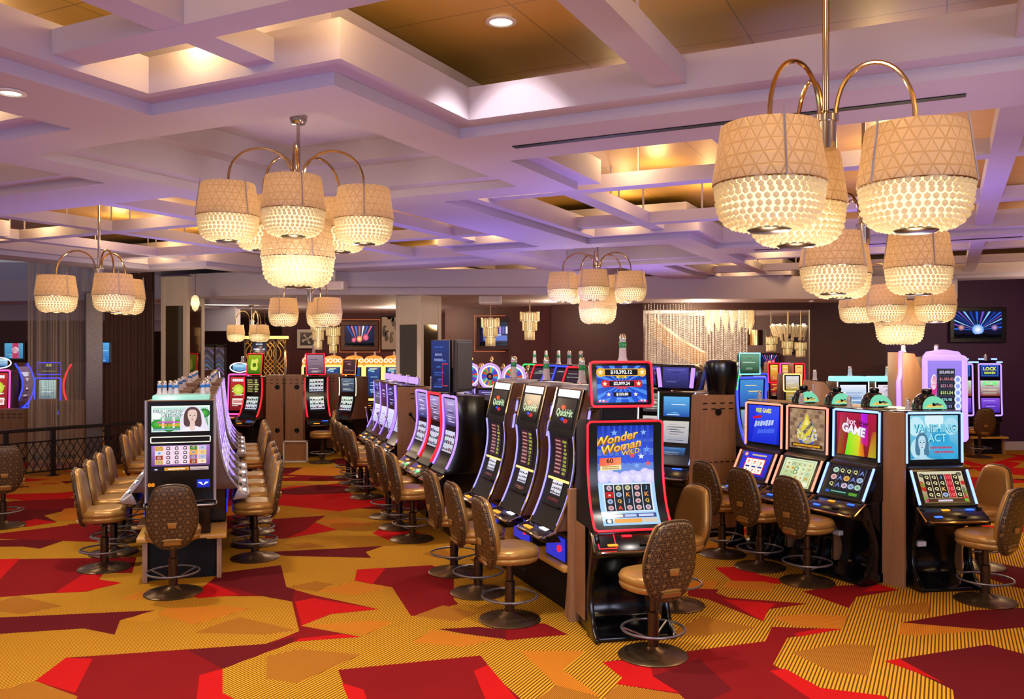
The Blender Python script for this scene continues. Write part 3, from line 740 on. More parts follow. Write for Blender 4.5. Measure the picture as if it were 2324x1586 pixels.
# ---- recessed downlights
def downlight(p, label, r=.06):
    t = thing('recessed_downlight', label, 'downlight', p)
    MB().lathe([(r, 0), (r+.025, 0), (r+.025, -.008), (r, -.012)], 24).build('trim_ring', M_['white_plastic'], t)
    MB().lathe([(.001, -.003), (r, -.003), (r, .0), (.001, 0)], 24).build('lens', M_['downlight'], t)
    return t
def on_plane(px, py, z):
    d = (z-H)*F/(CY-py); return Vector(((px-CX)/F*d, d, z))
DL = [(1137, 48, ZG-.005, 'round white downlight in the gold ceiling beside the long beam', .075), (24, 209, ZL-.003, 'round white downlight in the soffit near the top corner of the room', .06)]
for px, py, z, lb, r in DL: downlight(on_plane(px, py, z), lb, r)
for px, py, lb in [(584, 700, 'tiny recessed downlight in the soffit over the gold lattice screen'), (1548, 681, 'tiny recessed downlight above the crystal strands, nearer the dark wall'), (1842, 684, 'tiny recessed downlight above the edge of the lounge opening')]:
    downlight(on_plane(px, py, ZB-.003) if py > 690 else Vector(((px-CX)/F*19.4, 19.4, ZB-.003)), lb, .04)
# ---- white boxes on the rear soffit
for px, py, d, w_, h_, lb in ((1113, 672, 17.9, .46, .34, 'white ceiling box above the crystal pendant before the framed screen'), (758, 649, 16.6, .44, .16, 'flat white ceiling box over the aisle chandelier')):
    c = dp(px, py, d); t = thing('ceiling_box', lb, 'speaker', tuple(c)); MB().box((0, 0, 0), (w_, .4, h_), .012).build('housing', M_['white_plastic'], t); MB().box((0, -.203, 0), (w_*.8, .01, h_*.7), .003).build('grille', M_['base_white'], t); MB().cyl((0, 0, h_/2), (0, 0, ZL-c.z), .03, 8).build('mount_post', M_['white_plastic'], t)
# ---- tiered glass pendants
def pendant(px, ytop, d, ztop, label, w, tiers=3, H0=.62):
    p = dp(px, ytop, d)
    t = thing('tiered_pendant', label, 'pendant lamp', (p.x, p.y, p.z), 0, 'tiered crystal pendants')
    MB().cyl((0, 0, 0), (0, 0, ztop-p.z), .008, 6).build('rod', M_['bronze'], t)
    for k in range(tiers):
        r = w/2*(1-.24*k); z1 = -H0*k/tiers; z0 = z1-H0/tiers
        m = MB(); n = 22
        for i in range(n):
            a = 2*PI*i/n; q = Matrix.Rotation(a, 4, 'Z'); m.box((r, 0, (z0+z1)/2), (.012, 2*PI*r/n*.72, z1-z0-.01), M=q)
        m.build('glass_tier', M_['crystal'], t)
        MB().lathe([(r-.01, z1), (r+.012, z1), (r+.012, z1-.012), (r-.01, z1-.012)], 22).build('tier_ring', M_['brass'], t)
    MB().cyl((0, 0, -.03), (0, 0, -H0*.32), w*.36, 14).cyl((0, 0, -H0*.32), (0, 0, -H0*.9), w*.18, 12).build('bulb', M_['diffuser'], t)
    return t
pendant(1113, 722, 19.2, ZB, 'tiered crystal pendant hanging before the framed screen on the maroon wall', .40)
pendant(1202, 708, 19.2, ZB, 'tiered crystal pendant hanging on bare maroon wall between the framed screen and the coffer lamps', .42)
pendant(722, 728, 18.6, ZB, 'tiered crystal pendant close under the aisle chandelier', .30)
pendant(756, 742, 20.5, ZB, 'tiered crystal pendant partly behind the aisle chandelier, before the stage screen', .32)
t = thing('glass_lantern', 'small glowing glass lantern hanging beside the stone column top', 'lantern', tuple(dp(443, 684, 17.0)))
MB().lathe([(.001, -.2), (.05, -.16), (.09, -.04), (.07, .08), (.03, .12), (.001, .12)], 8).build('glass_body', M_['crystal'], t); MB().sphere((0, 0, -.03), .05).build('bulb', M_['bulb'], t)
MB().cyl((0, 0, .12), (0, 0, ZL-dp(443, 684, 17.0).z), .008, 6).build('chain', M_['bronze'], t)
# =================================================================== STOOLS (sitter looks along local -Y, backrest at +Y)
BACK = chaikin([(-.125, .31), (.125, .31), (.178, .21), (.228, -.01), (.20, -.16), (.115, -.30), (-.115, -.30), (-.20, -.16), (-.228, -.01), (-.178, .21)], 2)
def back_xf(x, y, z):                       # lean, curve and height of the backrest
    y = y-.35*x*x; a = math.radians(9)
    return (x, .235+y*math.cos(a)+z*math.sin(a), .755+z*math.cos(a)-y*math.sin(a))
def ring_(k, y): return [back_xf(x*k, y, z*k) for x, z in BACK]
def make_stool(label, loc, rz, group):
    t = thing('slot_stool', label, 'stool', (*loc, 0), rz, group)
    MB().lathe([(.001, 0), (.262, 0), (.265, .008), (.25, .018), (.12, .035), (.06, .06), (.045, .075), (.001, .075)], 36).build('base', M_['bronze'], t)
    MB().lathe([(.001, .06), (.042, .06), (.042, .33), (.036, .335), (.03, .34), (.03, .50), (.001, .50)], 20).build('pedestal', M_['bronze_dark'], t)
    m = MB().tube([(.235*math.cos(2*PI*i/40), .235*math.sin(2*PI*i/40), .205) for i in range(40)], .0095, 8, closed=True)
    for k in range(3):
        a = 2*PI*k/3+PI/2; m.tube([(.04*math.cos(a), .04*math.sin(a), .13), (.13*math.cos(a), .13*math.sin(a), .17), (.232*math.cos(a), .232*math.sin(a), .205)], .008, 6)
    m.build('foot_ring', M_['grey_metal'], t)
    MB().box((0, 0, .495), (.2, .2, .03), .006).box((-.2, -.02, .49), (.2, .012, .012)).build('seat_plate', M_['black_matte'], t)
    prof = [(.001, .505), (.20, .505), (.235, .52), (.247, .545), (.243, .562), (.238, .567), (.246, .576), (.25, .600), (.235, .628), (.19, .643), (.10, .640), (.001, .636)]
    def sq(p):
        a = math.atan2(p[1], p[0]); r = math.hypot(p[0], p[1]); k = 1+.05*abs(math.sin(2*a))
        return (p[0]*k, p[1]*k*.98, p[2])
    m = MB().lathe(prof, 40); m.v = [sq(p) for p in m.v]; m.build('seat', M_['gold_vinyl'], t, 60)
    m = MB().loft([ring_(.97, -.005), ring_(.99, -.02), ring_(.96, -.045), ring_(.88, -.06), ring_(.70, -.067), ring_(.60, -.064), ring_(.3, -.066), ring_(.02, -.066)])
    m.build('backrest', M_['gold_vinyl'], t, 60)
    m = MB().tube(ring_(1.0, .0), .011, 6, closed=True); m.build('back_piping', M_['dark_piping'], t)
    m = MB().loft([ring_(.98, .004), ring_(.975, .022), ring_(.92, .032), ring_(.6, .036), ring_(.02, .037)]); m.build('back_panel', M_['star_fabric'], t, 60, label='dark star patterned fabric on the back')
    mm = Matrix.Translation(Vector(back_xf(0, .043, -.06))) @ Matrix.Rotation(math.radians(-9), 4, 'X')
    MB().prism([(-.034, -.026), (.034, -.026), (.042, .026), (-.042, .026)], -.006, .014, 'y', .005, M=mm).build('pull_handle', M_['gold_vinyl'], t)
    q = [(-.07, .0), (.07, .0)]
    MB().loft([[(x, .19, .497), (-x, .19, .497), (-x, .19, .512), (x, .19, .512)] for x in (.075,)] + [[(.075, .245, .50), (-.075, .245, .50), (-.075, .225, .515), (.075, .225, .515)], [(.07, .262, .535), (-.07, .262, .535), (-.07, .244, .535), (.07, .244, .535)]]).build('back_bracket', M_['gold_vinyl'], t)
    return t
STOOL = [None]
def stool(x, y, hx, hy, label, group):
    rz = math.atan2(hx, -hy)
    if STOOL[0] is None: STOOL[0] = make_stool(label, (x, y), rz, group); return STOOL[0]
    return dup(STOOL[0], (x, y, 0), rz, label, group)
G0 = 'gold vinyl slot stools'
stool(1.06, 6.56, -.42, .91, 'gold stool with star fabric back drawn up to the red-framed portrait machine', G0)
stool(-3.20, 8.24, -.33, .94, 'gold stool with star fabric back before the upright machine showing a veiled woman', G0)
stool(1.47, 7.85, -.86, -.5, 'gold stool showing its smooth front cushion just behind the red-framed machine', G0)
# island with the upright machine: stools both sides
A1 = Vector((-.30, .954)); N1 = Vector((.954, .30)); Q1 = Vector((-3.56, 9.40))
ords = ['first', 'second', 'third', 'fourth', 'fifth', 'sixth', 'seventh', 'eighth']
for i, s in enumerate([0, .72, 1.44, 2.16, 3.85, 4.55, 5.25, 5.95]):
    p = Q1+A1*s-N1*.76; stool(p.x, p.y, N1.x, N1.y, f'{ords[i]} gold stool, counted from the front, along the railing side of the near island', 'stools on the railing side of the island')
    p = Q1+A1*s+N1*.76; stool(p.x, p.y, -N1.x, -N1.y, f'{ords[i]} gold stool, counted from the front, along the aisle side of the near island', 'stools on the aisle side of the island')
# three before the curved jackpot machines
NQ = Vector((-.935, -.355))
for (x, y), lb in zip([(-.02, 7.43), (-.32, 8.25), (-.60, 9.02)], ['gold stool at the curved machine nearest the red-framed one', 'gold stool at the middle of the three curved chrome machines', 'gold stool at the farthest of the three curved chrome machines']):
    stool(x, y, .935, .355, lb, 'stools along the curved chrome machines')
for (x, y), lb in zip([(-1.21, 10.57), (-1.46, 11.28), (-1.70, 12.0)], ['gold stool closest to the camera of those at the neon edged slant machines', 'gold stool second of those at the neon edged slant machines', 'gold stool third and last of those at the neon edged slant machines']):
    stool(x, y, .935, .355, lb, 'stools at the neon edged machines')
for (x, y), lb in zip([(-2.26, 13.6), (-2.48, 14.3), (-2.72, 15.0), (-2.95, 15.7)], ['first', 'second', 'third', 'fourth']):
    stool(x, y, .935, .33, f'{lb} gold stool from the lever panel at the machines under violet filigree toppers', 'stools at the violet topped machines')
# slant machines by the purple wall
for (x, y), lb in zip([(2.92, 8.63), (2.62, 9.22), (2.36, 9.80)], ['gold stool at the slant machine reading hot new game', 'gold stool at the slant machine with the gold coin picture', 'gold stool at the slant machine with the deep blue title screen']):
    stool(x, y, .895, .446, lb, 'stools along the slant machines')
stool(4.33, 7.98, -.62, .80, 'gold stool at the end slant machine with the pale blue face screen', G0)
stool(4.95, 9.25, -.93, -.36, 'gold stool behind the end slant machine, its smooth cushion facing us', G0)
stool(9.98, 18.62, .05, 1, 'dark looking stool before the neon machine against the purple wall', G0)
stool(-3.86, 17.75, -1, -.25, 'gold stool standing side on in the aisle by the wood backed curved machines', G0)
stool(-5.60, 17.3, .95, .30, 'gold stool turned to the machine with the guitar topper', G0)
stool(-6.62, 11.35, -.55, .83, 'gold stool cut off at the edge of the picture before the railing', G0)
stool(1.66, 10.85, .9, .3, 'gold stool half hidden at the blue lit machine behind the red-framed one', G0)
# =================================================================== PICTURES ON THE SCREENS
R = random.Random(3)
def icon(a, x, y, r, k):
    pal = [('d8d0e8', '8a3a4a'), ('e8e0b0', '5a6a3a'), ('b8d0e8', '3a4a8a'), ('e8c8c8', 'a03040'), ('c8e8d0', '2a6a5a'), ('f0c060', 'a05010')][k % 6]
    a.disc(x, y, r, pal[0], pal[1], 10); a.disc(x+r*.3/a.asp, y+r*.25, r*.4, pal[1], pal[0], 8)
def grid(a, x0, y0, x1, y1, rows, bg, sep, cols_bg=None, letters=None, size=.55):
    nr, nc = len(rows), len(rows[0]); cw, ch = (x1-x0)/nc, (y1-y0)/nr
    a.rect(x0, y0, x1, y1, bg); a.up()
    for j in range(nc):
        if cols_bg: a.small(x0+cw*j+cw*.05, y0, x0+cw*(j+1)-cw*.05, y1, cols_bg[j % len(cols_bg)])
        if sep: a.small(x0+cw*(j+1)-cw*.035, y0, x0+cw*(j+1)+cw*.035, y1, sep)
    a.up()
    for i, r_ in enumerate(rows):
        for j, ch_ in enumerate(r_):
            x, y = x0+cw*(j+.5), y1-ch*(i+.5)
            c = (letters or {}).get(ch_)
            if ch_.isdigit() and not c: icon(a, x, y, ch*.38, int(ch_))
            elif ch_ == '*': a.small(x-cw*.42, y-ch*.46, x+cw*.42, y+ch*.46, 'c01818'); a.star(x, y, ch*.32, 'fff4e0')
            elif ch_ == ' ': pass
            else: a.text({'X': '10'}.get(ch_, ch_), x, y, ch*size, c or 'f0e060', maxw=cw*a.asp*.8 if False else None, bold=.03)
    return a
def art_wild():
    a = Art(.43/.84); a.rect(0, 0, 1, 1, '9ac8ff', '1a34b8'); a.rect(0, .62, 1, 1, '3a58e0', '142a9a'); a.up()
    for k in range(9): a.rect(.08+.1*k, .62, .12+.1*k, 1, '3a5ce4', '2448c8')
    a.small(0, 0, 1, .44, 'a8d4ff'); a.up()
    for x, y, r, c in [(.3, .93, .035, '7ab0ff'), (.55, .9, .03, '7ab0ff'), (.82, .93, .03, '8ab8ff'), (.72, .83, .025, 'cfe4ff'), (.88, .76, .035, '6aa0ff'), (.48, .78, .03, 'cfe0ff'), (.62, .70, .03, 'ff5040'), (.70, .60, .03, '8ab0ff'), (.9, .62, .03, 'ff5a4a'), (.86, .52, .02, 'e8f0ff'), (.56, .735, .02, 'ff4040'), (.78, .69, .03, 'e8f0ff')]: a.star(x, y, r, c)
    for x, y, r in [(.1, .5, .07), (.3, .485, .06), (.5, .48, .07), (.72, .485, .06), (.92, .49, .07), (.2, .52, .05), (.62, .51, .05), (.84, .53, .045)]: a.disc(x, y, r, 'cfc4f4', 'f0ecff', 14)
    a.up(); a.text('Wonder', .36, .875, .085, '8a5a10', shear=.35, rot=.22, bold=.05); a.text('Woman', .44, .79, .085, '8a5a10', shear=.35, rot=.22, bold=.05)
    a.text('WILD', .60, .735, .045, '8a3a10', shear=.2, rot=.2, bold=.05); a.up()
    a.text('Wonder', .35, .88, .085, 'ff9a2a', shear=.35, rot=.22, bold=.02, c2='fff06a'); a.text('Woman', .43, .795, .085, 'ff9a2a', shear=.35, rot=.22, bold=.02, c2='fff06a')
    a.text('WILD', .595, .738, .045, 'ffd050', shear=.2, rot=.2, c2='fff8a0')
    a.quad([(.04, .60), (.42, .61), (.42, .685), (.04, .68)], ['f06a50', 'ff9a70', 'ff8a60', 'f05a40']); a.quad([(.05, .555), (.42, .565), (.42, .615), (.05, .605)], ['f4e8b0']*4); a.up()
    a.text('60', .22, .655, .05, '4a2a10', bold=.03); a.smear(.235, .595, .30, .014, 'c08a20').smear(.235, .575, .30, .012, 'b07a30')
    a.small(.08, .14, .94, .425, 'e4ecf4'); a.up()
    grid(a, .10, .15, .92, .415, ['0113J', '*2K3K', '2QJ3Q', '3A330'], '1c2430', 'e8f0fa', None, {'K': 'ff9a3a', 'J': '7ac0f0', 'Q': 'ffc040', 'A': 'ff5a30'}, .62)
    a.small(.08, .075, .95, .12, '3a4a8a'); a.small(.2, .02, .68, .065, 'f0a848'); a.small(.70, .02, .95, .065, 'd8c8b0'); a.small(.05, .02, .17, .065, '1a1a28'); a.up()
    a.small(.10, .085, .36, .11, 'f4ecc0'); a.disc(.11, .043, .02, 'f4f4ff'); a.small(.40, .085, .6, .11, 'b8c8f0'); a.small(.64, .085, .9, .11, 'c8d4f4')
    return a
def art_jackpots():
    a = Art(1.42); a.rect(0, 0, 1, 1, '1a58d8', '102a90'); a.up()
    for k in range(18):
        t = 2*PI*k/18; a.poly([(.5, .5), (.5+.8*math.cos(t), .5+.9*math.sin(t)), (.5+.8*math.cos(t+.14), .5+.9*math.sin(t+.14))], '4a8cf0')
    a.up()
    rows = [(.82, .2, .96, 'f0b030', '$10,392.12'), (.51, .17, .80, 'd02028', '$2,099.24'), (.22, .15, .66, '2a50d8', '$150.80')]
    for y, h, w, c, t in rows: a.small(.5-w/2+.04, y-h/2, .5+w/2-.04, y+h/2, c); a.disc(.5-w/2+.06, y, h*.62, c); a.disc(.5+w/2-.06, y, h*.62, c)
    a.small(.40, .66, .60, .72, 'f0d860'); a.small(.40, .375, .60, .415, 'e04050'); a.small(.38, .09, .62, .11, '90b8f4'); a.up()
    for y, h, w, c, t in rows:
        a.small(.5-w/2+.15, y-h*.4, .5+w/2-.15, y+h*.4, '08080c')
        for s in (-1, 1): a.star(.5+s*(w/2-.06), y, h*.45, 'fff0d0')
    for k in range(7):
        for s in (0, 1):
            a.star(s+(.03+.022*k)*(1 if s == 0 else -1), .03+.05*((k*37) % 3)/2, .045, ['ff4040', 'ffffff', '4a80ff'][k % 3])
    a.up()
    for y, h, w, c, t in rows: a.text(t, .5, y, h*.62, 'ffffff', maxw=(w-.34)*1.42, bold=.03)
    a.smear(.5, .69, .12, .035, '5a3a10'); return a
def face(a, cx, cy, s, skin, hair, cloth, veil=None):
    X = lambda x: cx+x*s/a.asp; Y = lambda y: cy+y*s
    P = lambda pts: [(X(x), Y(y)) for x, y in pts]
    if veil: a.poly(P(chaikin([(-.55, -1.1), (-.62, -.2), (-.45, .5), (0, .78), (.45, .5), (.65, -.3), (.9, -1.1)], 2)), veil); a.up()
    a.poly(P(chaikin([(-.42, -.65), (-.42, .2), (-.25, .58), (0, .66), (.25, .58), (.42, .2), (.46, -.7), (.1, -.5)], 2)), hair); a.up()
    a.poly(P([(-.75, -1.15), (-.5, -.75), (-.14, -.58), (.14, -.58), (.5, -.75), (.85, -1.15)]), cloth); a.poly(P([(-.13, -.75), (-.11, -.2), (.11, -.2), (.14, -.75), (0, -.9)]), skin); a.up()
    a.poly(P(chaikin([(-.24, .12), (-.2, .42), (0, .5), (.2, .42), (.24, .12), (.17, -.2), (.06, -.36), (-.06, -.36), (-.17, -.2)], 2)), skin); a.up()
    for sx in (-1, 1):
        a.poly(P([(sx*.17, .11), (sx*.10, .145), (sx*.04, .11), (sx*.10, .085)]), '2a2030'); a.poly(P([(sx*.19, .2), (sx*.1, .235), (sx*.03, .2), (sx*.1, .215)]), hair)
    a.poly(P([(-.03, -.05), (.03, -.05), (.012, .1), (-.012, .1)]), 'c8a89a'); a.poly(P([(-.075, -.16), (0, -.135), (.075, -.16), (0, -.20)]), 'a85060'); a.up()
def art_athens():
    a = Art(1.72); a.rect(0, 0, 1, 1, 'cfe8e0', 'f0fff4'); a.up(); a.rect(.03, .06, .97, .94, '2a7a3a', 'bfe8d8'); a.up()
    for x, y, r, c in [(.10, .3, .18, '2f8a2a'), (.3, .2, .2, '1f6a24'), (.45, .3, .16, '3a9a34'), (.9, .7, .18, '1f6a30')]: a.disc(x, y, r, c, '58c048', 14)
    a.disc(.09, .62, .14, 'ffffff', 'e0f4ff', 14); a.up()
    for x in (.2, .38): a.small(x-.02, .15, x+.02, .72, 'e4e8e0')
    a.small(.04, .08, .96, .12, '8ab0d0'); a.up()
    face(a, .70, .55, .62, 'e8c8bc', '5a4040', 'f4eef6', 'e8e0f0')
    a.up(); a.text('DIAMONDS', .285, .80, .15, '5a5a70', maxw=.9, bold=.06); a.text('ATHENS', .36, .63, .13, '5a5a70', maxw=.62, bold=.06); a.up()
    a.text('DIAMONDS', .283, .805, .15, 'f8f8ff', maxw=.9, bold=.01); a.text('OF', .12, .64, .07, 'ffffff'); a.text('ATHENS', .358, .635, .13, 'f8f8ff', maxw=.62, bold=.01)
    a.smear(.29, .37, .38, .085, 'd858b8'); a.text('FREE GAMES', .31, .26, .10, 'ffa828', maxw=.6, bold=.03); return a
def art_athens_reels():
    a = Art(1.75); a.rect(0, 0, 1, 1, '5a2a68', 'b080d0'); a.up(); a.small(.06, .26, .94, .98, 'f4dcec'); a.small(.06, .26, .205, .98, 'f0a020'); a.small(.645, .26, .79, .98, 'e89a1c'); a.small(.80, .26, .94, .98, 'f0b838'); a.up()
    for i in range(4):
        y = .89-.18*i
        for j in range(3):
            x = .285+.145*j; a.small(x-.068, y-.085, x+.068, y+.085, 'f6d8ec' if (i+j) % 2 else 'f2cce4'); a.up(); a.disc(x, y+.02, .055, '4a4050', n=12); a.small(x-.032, y-.06, x+.032, y+.02, '4a4050'); a.up(); a.disc(x, y+.005, .035, 'f4e0e4', n=10); a.l -= 2
        for x, c in ((.132, ['d89010', 'e0e0f8', 'a03018', 'd8a030'][i]), (.717, ['2a8a2a', 'f0a828', '7a6ac0', 'b02818'][i]), (.87, ['c8c0f0', 'e8d070', 'b8b0f0', 'f0e8d0'][i])):
            a.small(x-.06, y-.08, x+.06, y+.08, c); icon(a, x, y, .06, i+int(x*10))
    a.text('24', .717, .89, .1, '101010', bold=.03); a.small(0, .0, 1, .2, '181424'); a.small(.22, .01, .64, .14, 'f0a030'); a.small(.66, .01, .98, .14, 'e8c8c8'); a.up(); a.disc(.08, .07, .05, 'd8d8e8', sy=.6); a.smear(.43, .075, .3, .06, 'fff0d0'); return a
def art_free():
    a = Art(1.25); a.rect(0, 0, 1, 1, '1020b8', '2838e8'); a.up()
    for k in range(7): a.quad([(.1+.1*k, .0), (.3+.1*k, .0), (.42+.1*k, 1), (.34+.1*k, 1)], ['1a2cd0', '1a2cd0', '3a50f0', '3a50f0'])
    a.up(); a.text('FREE GAMES', .5, .87, .12, 'f0f020', maxw=.62, bold=.03, shear=.1)
    a.quad([(.15, .63), (.44, .68), (.44, .74), (.15, .69)], ['d01828']*4); a.smear(.50, .54, .62, .16, 'b8c6f0', .04, .08); a.smear(.56, .33, .54, .13, '4a6af0', .04, .06); return a
def art_three_reels():
    a = Art(1.2); a.rect(0, 0, 1, 1, '1a24b8', '2a38e0'); a.up(); a.small(.16, .17, .86, .78, 'c82030'); a.disc(.12, .9, .08, 'd03a20', 'fff0d0'); a.smear(.58, .90, .5, .07, 'f0d060'); a.up()
    for j in range(3): a.small(.19+.215*j, .2, .395+.215*j, .75, 'fff6ea')
    a.up()
    for j in range(3):
        x = .2925+.215*j; a.text('7', x, .62-.02*j, .13, 'e04820', bold=.05); a.small(x-.07, .42, x+.07, .48, '2a3a90'); a.text('7', x, .30, .11, 'd03020', bold=.05)
    a.small(0, 0, 1, .1, '20184a'); return a
def art_coins():
    a = Art(1.25); a.rect(0, 0, 1, 1, '8a6a50', 'a88868'); a.up()
    for j in range(9):
        for i in range(7): a.small((i+.5*(j % 2))/7-.06, j/9+.01, (i+.5*(j % 2))/7+.06, (j+1)/9-.01, ['9a7a5c', '7c5c46', 'b09070'][(i+j*2) % 3])
    a.up(); a.disc(.5, .40, .34, '3a4aa0', '7a88d0', 24); a.disc(.5, .43, .30, 'c8b040', 'f0e080', 24); a.up(); r = random.Random(4)
    for k in range(70): a.disc(.5+r.uniform(-.27, .27), .40+r.uniform(-.18, .16), .035, ['d8c84a', 'e8e090', 'b89a30', 'c8d0f0'][k % 4], n=8)
    a.up(); a.poly([(.34, .5), (.5, .92), (.66, .5), (.6, .32), (.42, .32)], 'e0c840'); a.poly([(.38, .42), (.45, .36), (.66, .62), (.62, .68)], '2a2a70'); a.poly([(.42, .6), (.5, .8), (.56, .6)], 'f8f0a0'); a.poly([(.5, .3), (.6, .4), (.7, .55), (.62, .3)], '3a3a90')
    a.small(.06, .04, .94, .13, '302010'); a.up(); a.smear(.5, .085, .78, .06, 'e8a020'); return a
def art_pale():
    a = Art(1.2); a.rect(0, 0, 1, 1, 'c8d090', 'd8e8c0'); a.up(); r = random.Random(6)
    for i in range(5):
        for j in range(4): a.small(.1+.165*i, .26+.16*j, .24+.165*i, .40+.16*j, r.choice(['a8c888', 'd8e0a0', 'e8e8c8', 'c0d8b8', '98b890'])); 
    a.up()
    for i in range(5):
        for j in range(4): icon(a, .17+.165*i, .33+.16*j, .055, r.choice([1, 4, 1, 5]))
    a.small(.05, .04, .95, .2, 'e8ecd0'); a.text('8', .45, .58, .3, '6a9a60'); a.up(); a.small(.4, .08, .55, .14, 'e07020'); a.frame(.05, .03, .95, .95, .012, '7a8a50'); return a
def art_hot():
    a = Art(1.22); a.rect(0, 0, 1, 1, '7a2018', 'b01840'); a.up()
    a.quad([(.02, 0), (.2, 0), (.3, .95), (.1, 1)], ['8a6010', 'a82010', '9a1838', 'c02050']); a.quad([(.22, 0), (.72, 0), (.60, .62), (.32, .58)], ['50e020', 'f0c020', 'e0e030', '90e828'])
    a.quad([(.56, 0), (.72, 0), (.68, .5), (.60, .55)], ['f0a020', 'c02010', 'd03020', 'f0d030']); a.quad([(.62, .3), (.8, .25), (.78, 1), (.62, 1)], ['c018a0', 'd01860', 'a018d0', 'c020e0']); a.quad([(.8, 0), (1, 0), (1, .6), (.9, .6)], ['c8a020', 'a0a020', 'b06020', 'a83020'])
    a.up(); a.text('hot', .38, .80, .15, 'f0d0e8', bold=.02, rot=-.12); a.text('new', .64, .76, .12, '501030', bold=.01, rot=-.12); a.text('GAME', .44, .60, .22, 'b0a0c0', maxw=.72, bold=.07, rot=-.16); a.up(); a.text('GAME', .435, .61, .22, 'f4f0ff', maxw=.72, bold=.03, rot=-.16); return a
def art_queens():
    a = Art(1.15); a.rect(0, 0, 1, 1, '0c1018', '181c28'); a.up(); grid(a, .06, .22, .96, .95, ['4QQQA', '3A5A2', 'QA024'], '0a0c14', '6a7080', ['10141e', '161a28'], {'Q': 'e0e088', 'A': '7080d0'}, .6)
    a.small(.0, .0, 1, .18, '10281c'); a.up(); a.small(.05, .05, .16, .14, '2a50c0'); a.small(.2, .09, .62, .13, '6ab0a0'); a.small(.7, .05, .92, .14, '5a9a30'); return a
def art_vanish():
    a = Art(1.25); a.rect(0, 0, 1, 1, '2898c8', '8ad0e8'); a.up()
    for x, y, r, c in [(.12, .75, .22, 'c0e8f4'), (.5, .9, .25, 'd8eef4'), (.85, .75, .2, 'a8dcec'), (.2, .25, .25, 'b8e0ee'), (.8, .2, .22, '38a8d8'), (.62, .45, .25, '30a4d8')]: a.disc(x, y, r, c, n=16)
    a.up(); face(a, .24, .34, .42, 'b8dcec', '4a7898', 'a8d4e8')
    a.up(); a.text('VANISHING', .51, .70, .20, '1a6a8a', maxw=1.12, bold=.06); a.text('ACT', .56, .48, .18, '1a6a8a', bold=.06); a.up(); a.text('VANISHING', .505, .71, .20, '90e0f4', maxw=1.12, bold=.02); a.text('ACT', .555, .49, .18, '90e0f4', bold=.02)
    a.smear(.64, .27, .46, .055, 'b04060'); a.smear(.70, .17, .42, .055, 'b04060'); return a
def art_qgrid():
    a = Art(1.12); a.rect(0, 0, 1, 1, '8a7040', 'd8d0b0'); a.up(); r = random.Random(9)
    for k in range(16): a.disc(r.choice([.05, .95])+r.uniform(-.05, .05), r.uniform(.1, .95), .07, r.choice(['c03020', '7a9a40', 'e8e0c0', '606048']), n=8)
    a.up(); grid(a, .10, .16, .9, .90, ['QQJXQ', 'QQQXQ', 'QQKXQ', 'QQ2XQ'], '3a2a18', 'f0e0c0', ['2a1c14', '2a1c14', '2a1c14', 'b82030', '2a1c14'], {'Q': 'f0f0b0', 'J': '6ac0f0', 'X': 'f06a6a', 'K': 'f0c050'}, .6)
    a.small(.05, .02, .95, .13, '4a2a1a'); a.up(); a.small(.3, .04, .62, .1, 'd0c8d8'); a.disc(.93, .08, .05, '5ac030'); a.disc(.06, .08, .04, 'e03a80'); return a
def art_quick():
    a = Art(.62); a.rect(0, 0, 1, 1, '08060c', '1a1018'); a.up(); a.disc(.38, .70, .085, 'c02818', 'f07030'); a.disc(.62, .25, .075, 'c01820', 'e03030'); a.disc(.45, .3, .06, '2038b0', '3a60f0'); a.up()
    a.text('QuickHit', .5, .5, .30, '406a48', maxw=.52, bold=.05); a.up(); a.text('QuickHit', .495, .505, .30, 'd8f0c0', maxw=.52, bold=.015); return a
def art_pay(c1='7a3a44', c2='c8d050', n=9, seed=1, head=None, asp=.6):
    def f():
        a = Art(asp); r = random.Random(seed); a.rect(0, 0, 1, 1, '241418', '2c1a28'); a.up()
        for i in range(n):
            y = .95-.9*(i+.5)/n; a.small(.05, y-.3/n, .5, y+.3/n, c1); a.up(); a.small(.08, y-.08/n, .40+.1*r.random(), y+.14/n, 'd09a8a'); a.text(str(r.choice([250, 1000, 380, 450, 5302, 190, 120, 60, 25])), .74, y, .62/n, c2, bold=.02); a.l -= 1
        return a
    return f
def art_reels(bg='e8ecf4', asp=1.0, seed=2, base='1a1420'):
    def f():
        a = Art(asp); r = random.Random(seed); a.rect(0, 0, 1, 1, base); a.up(); a.rect(.06, .12, .94, .95, 'c8ccd8', bg); a.up()
        for j in range(5):
            x = .06+.88*j/5; a.small(x, .12, x+.012, .95, '303040')
            for i in range(3): a.small(x+.03, .18+.26*i, x+.15, .24+.26*i+r.random()*.08, r.choice(['20202a', '3a3a48', '703040', '404a70']))
        return a
    return f
def art_generic(c0, c1, ink='f0f0ff', txt=None, seed=0, asp=.8, dots=18, th=.16, tc=None):
    def f():
        a = Art(asp); r = random.Random(seed); a.rect(0, 0, 1, 1, c0, c1); a.up()
        for k in range(dots): 
            y = r.uniform(.06, .9); a.small(r.uniform(.06, .4), y, r.uniform(.5, .94), y+r.uniform(.012, .035), r.choice([ink, c1, c0, ink]))
        a.up()
        if txt:
            for i, t in enumerate(txt.split('|')): a.text(t, .5, .82-.22*i, th, tc or ink, maxw=.85*asp, bold=.03)
        return a
    return f
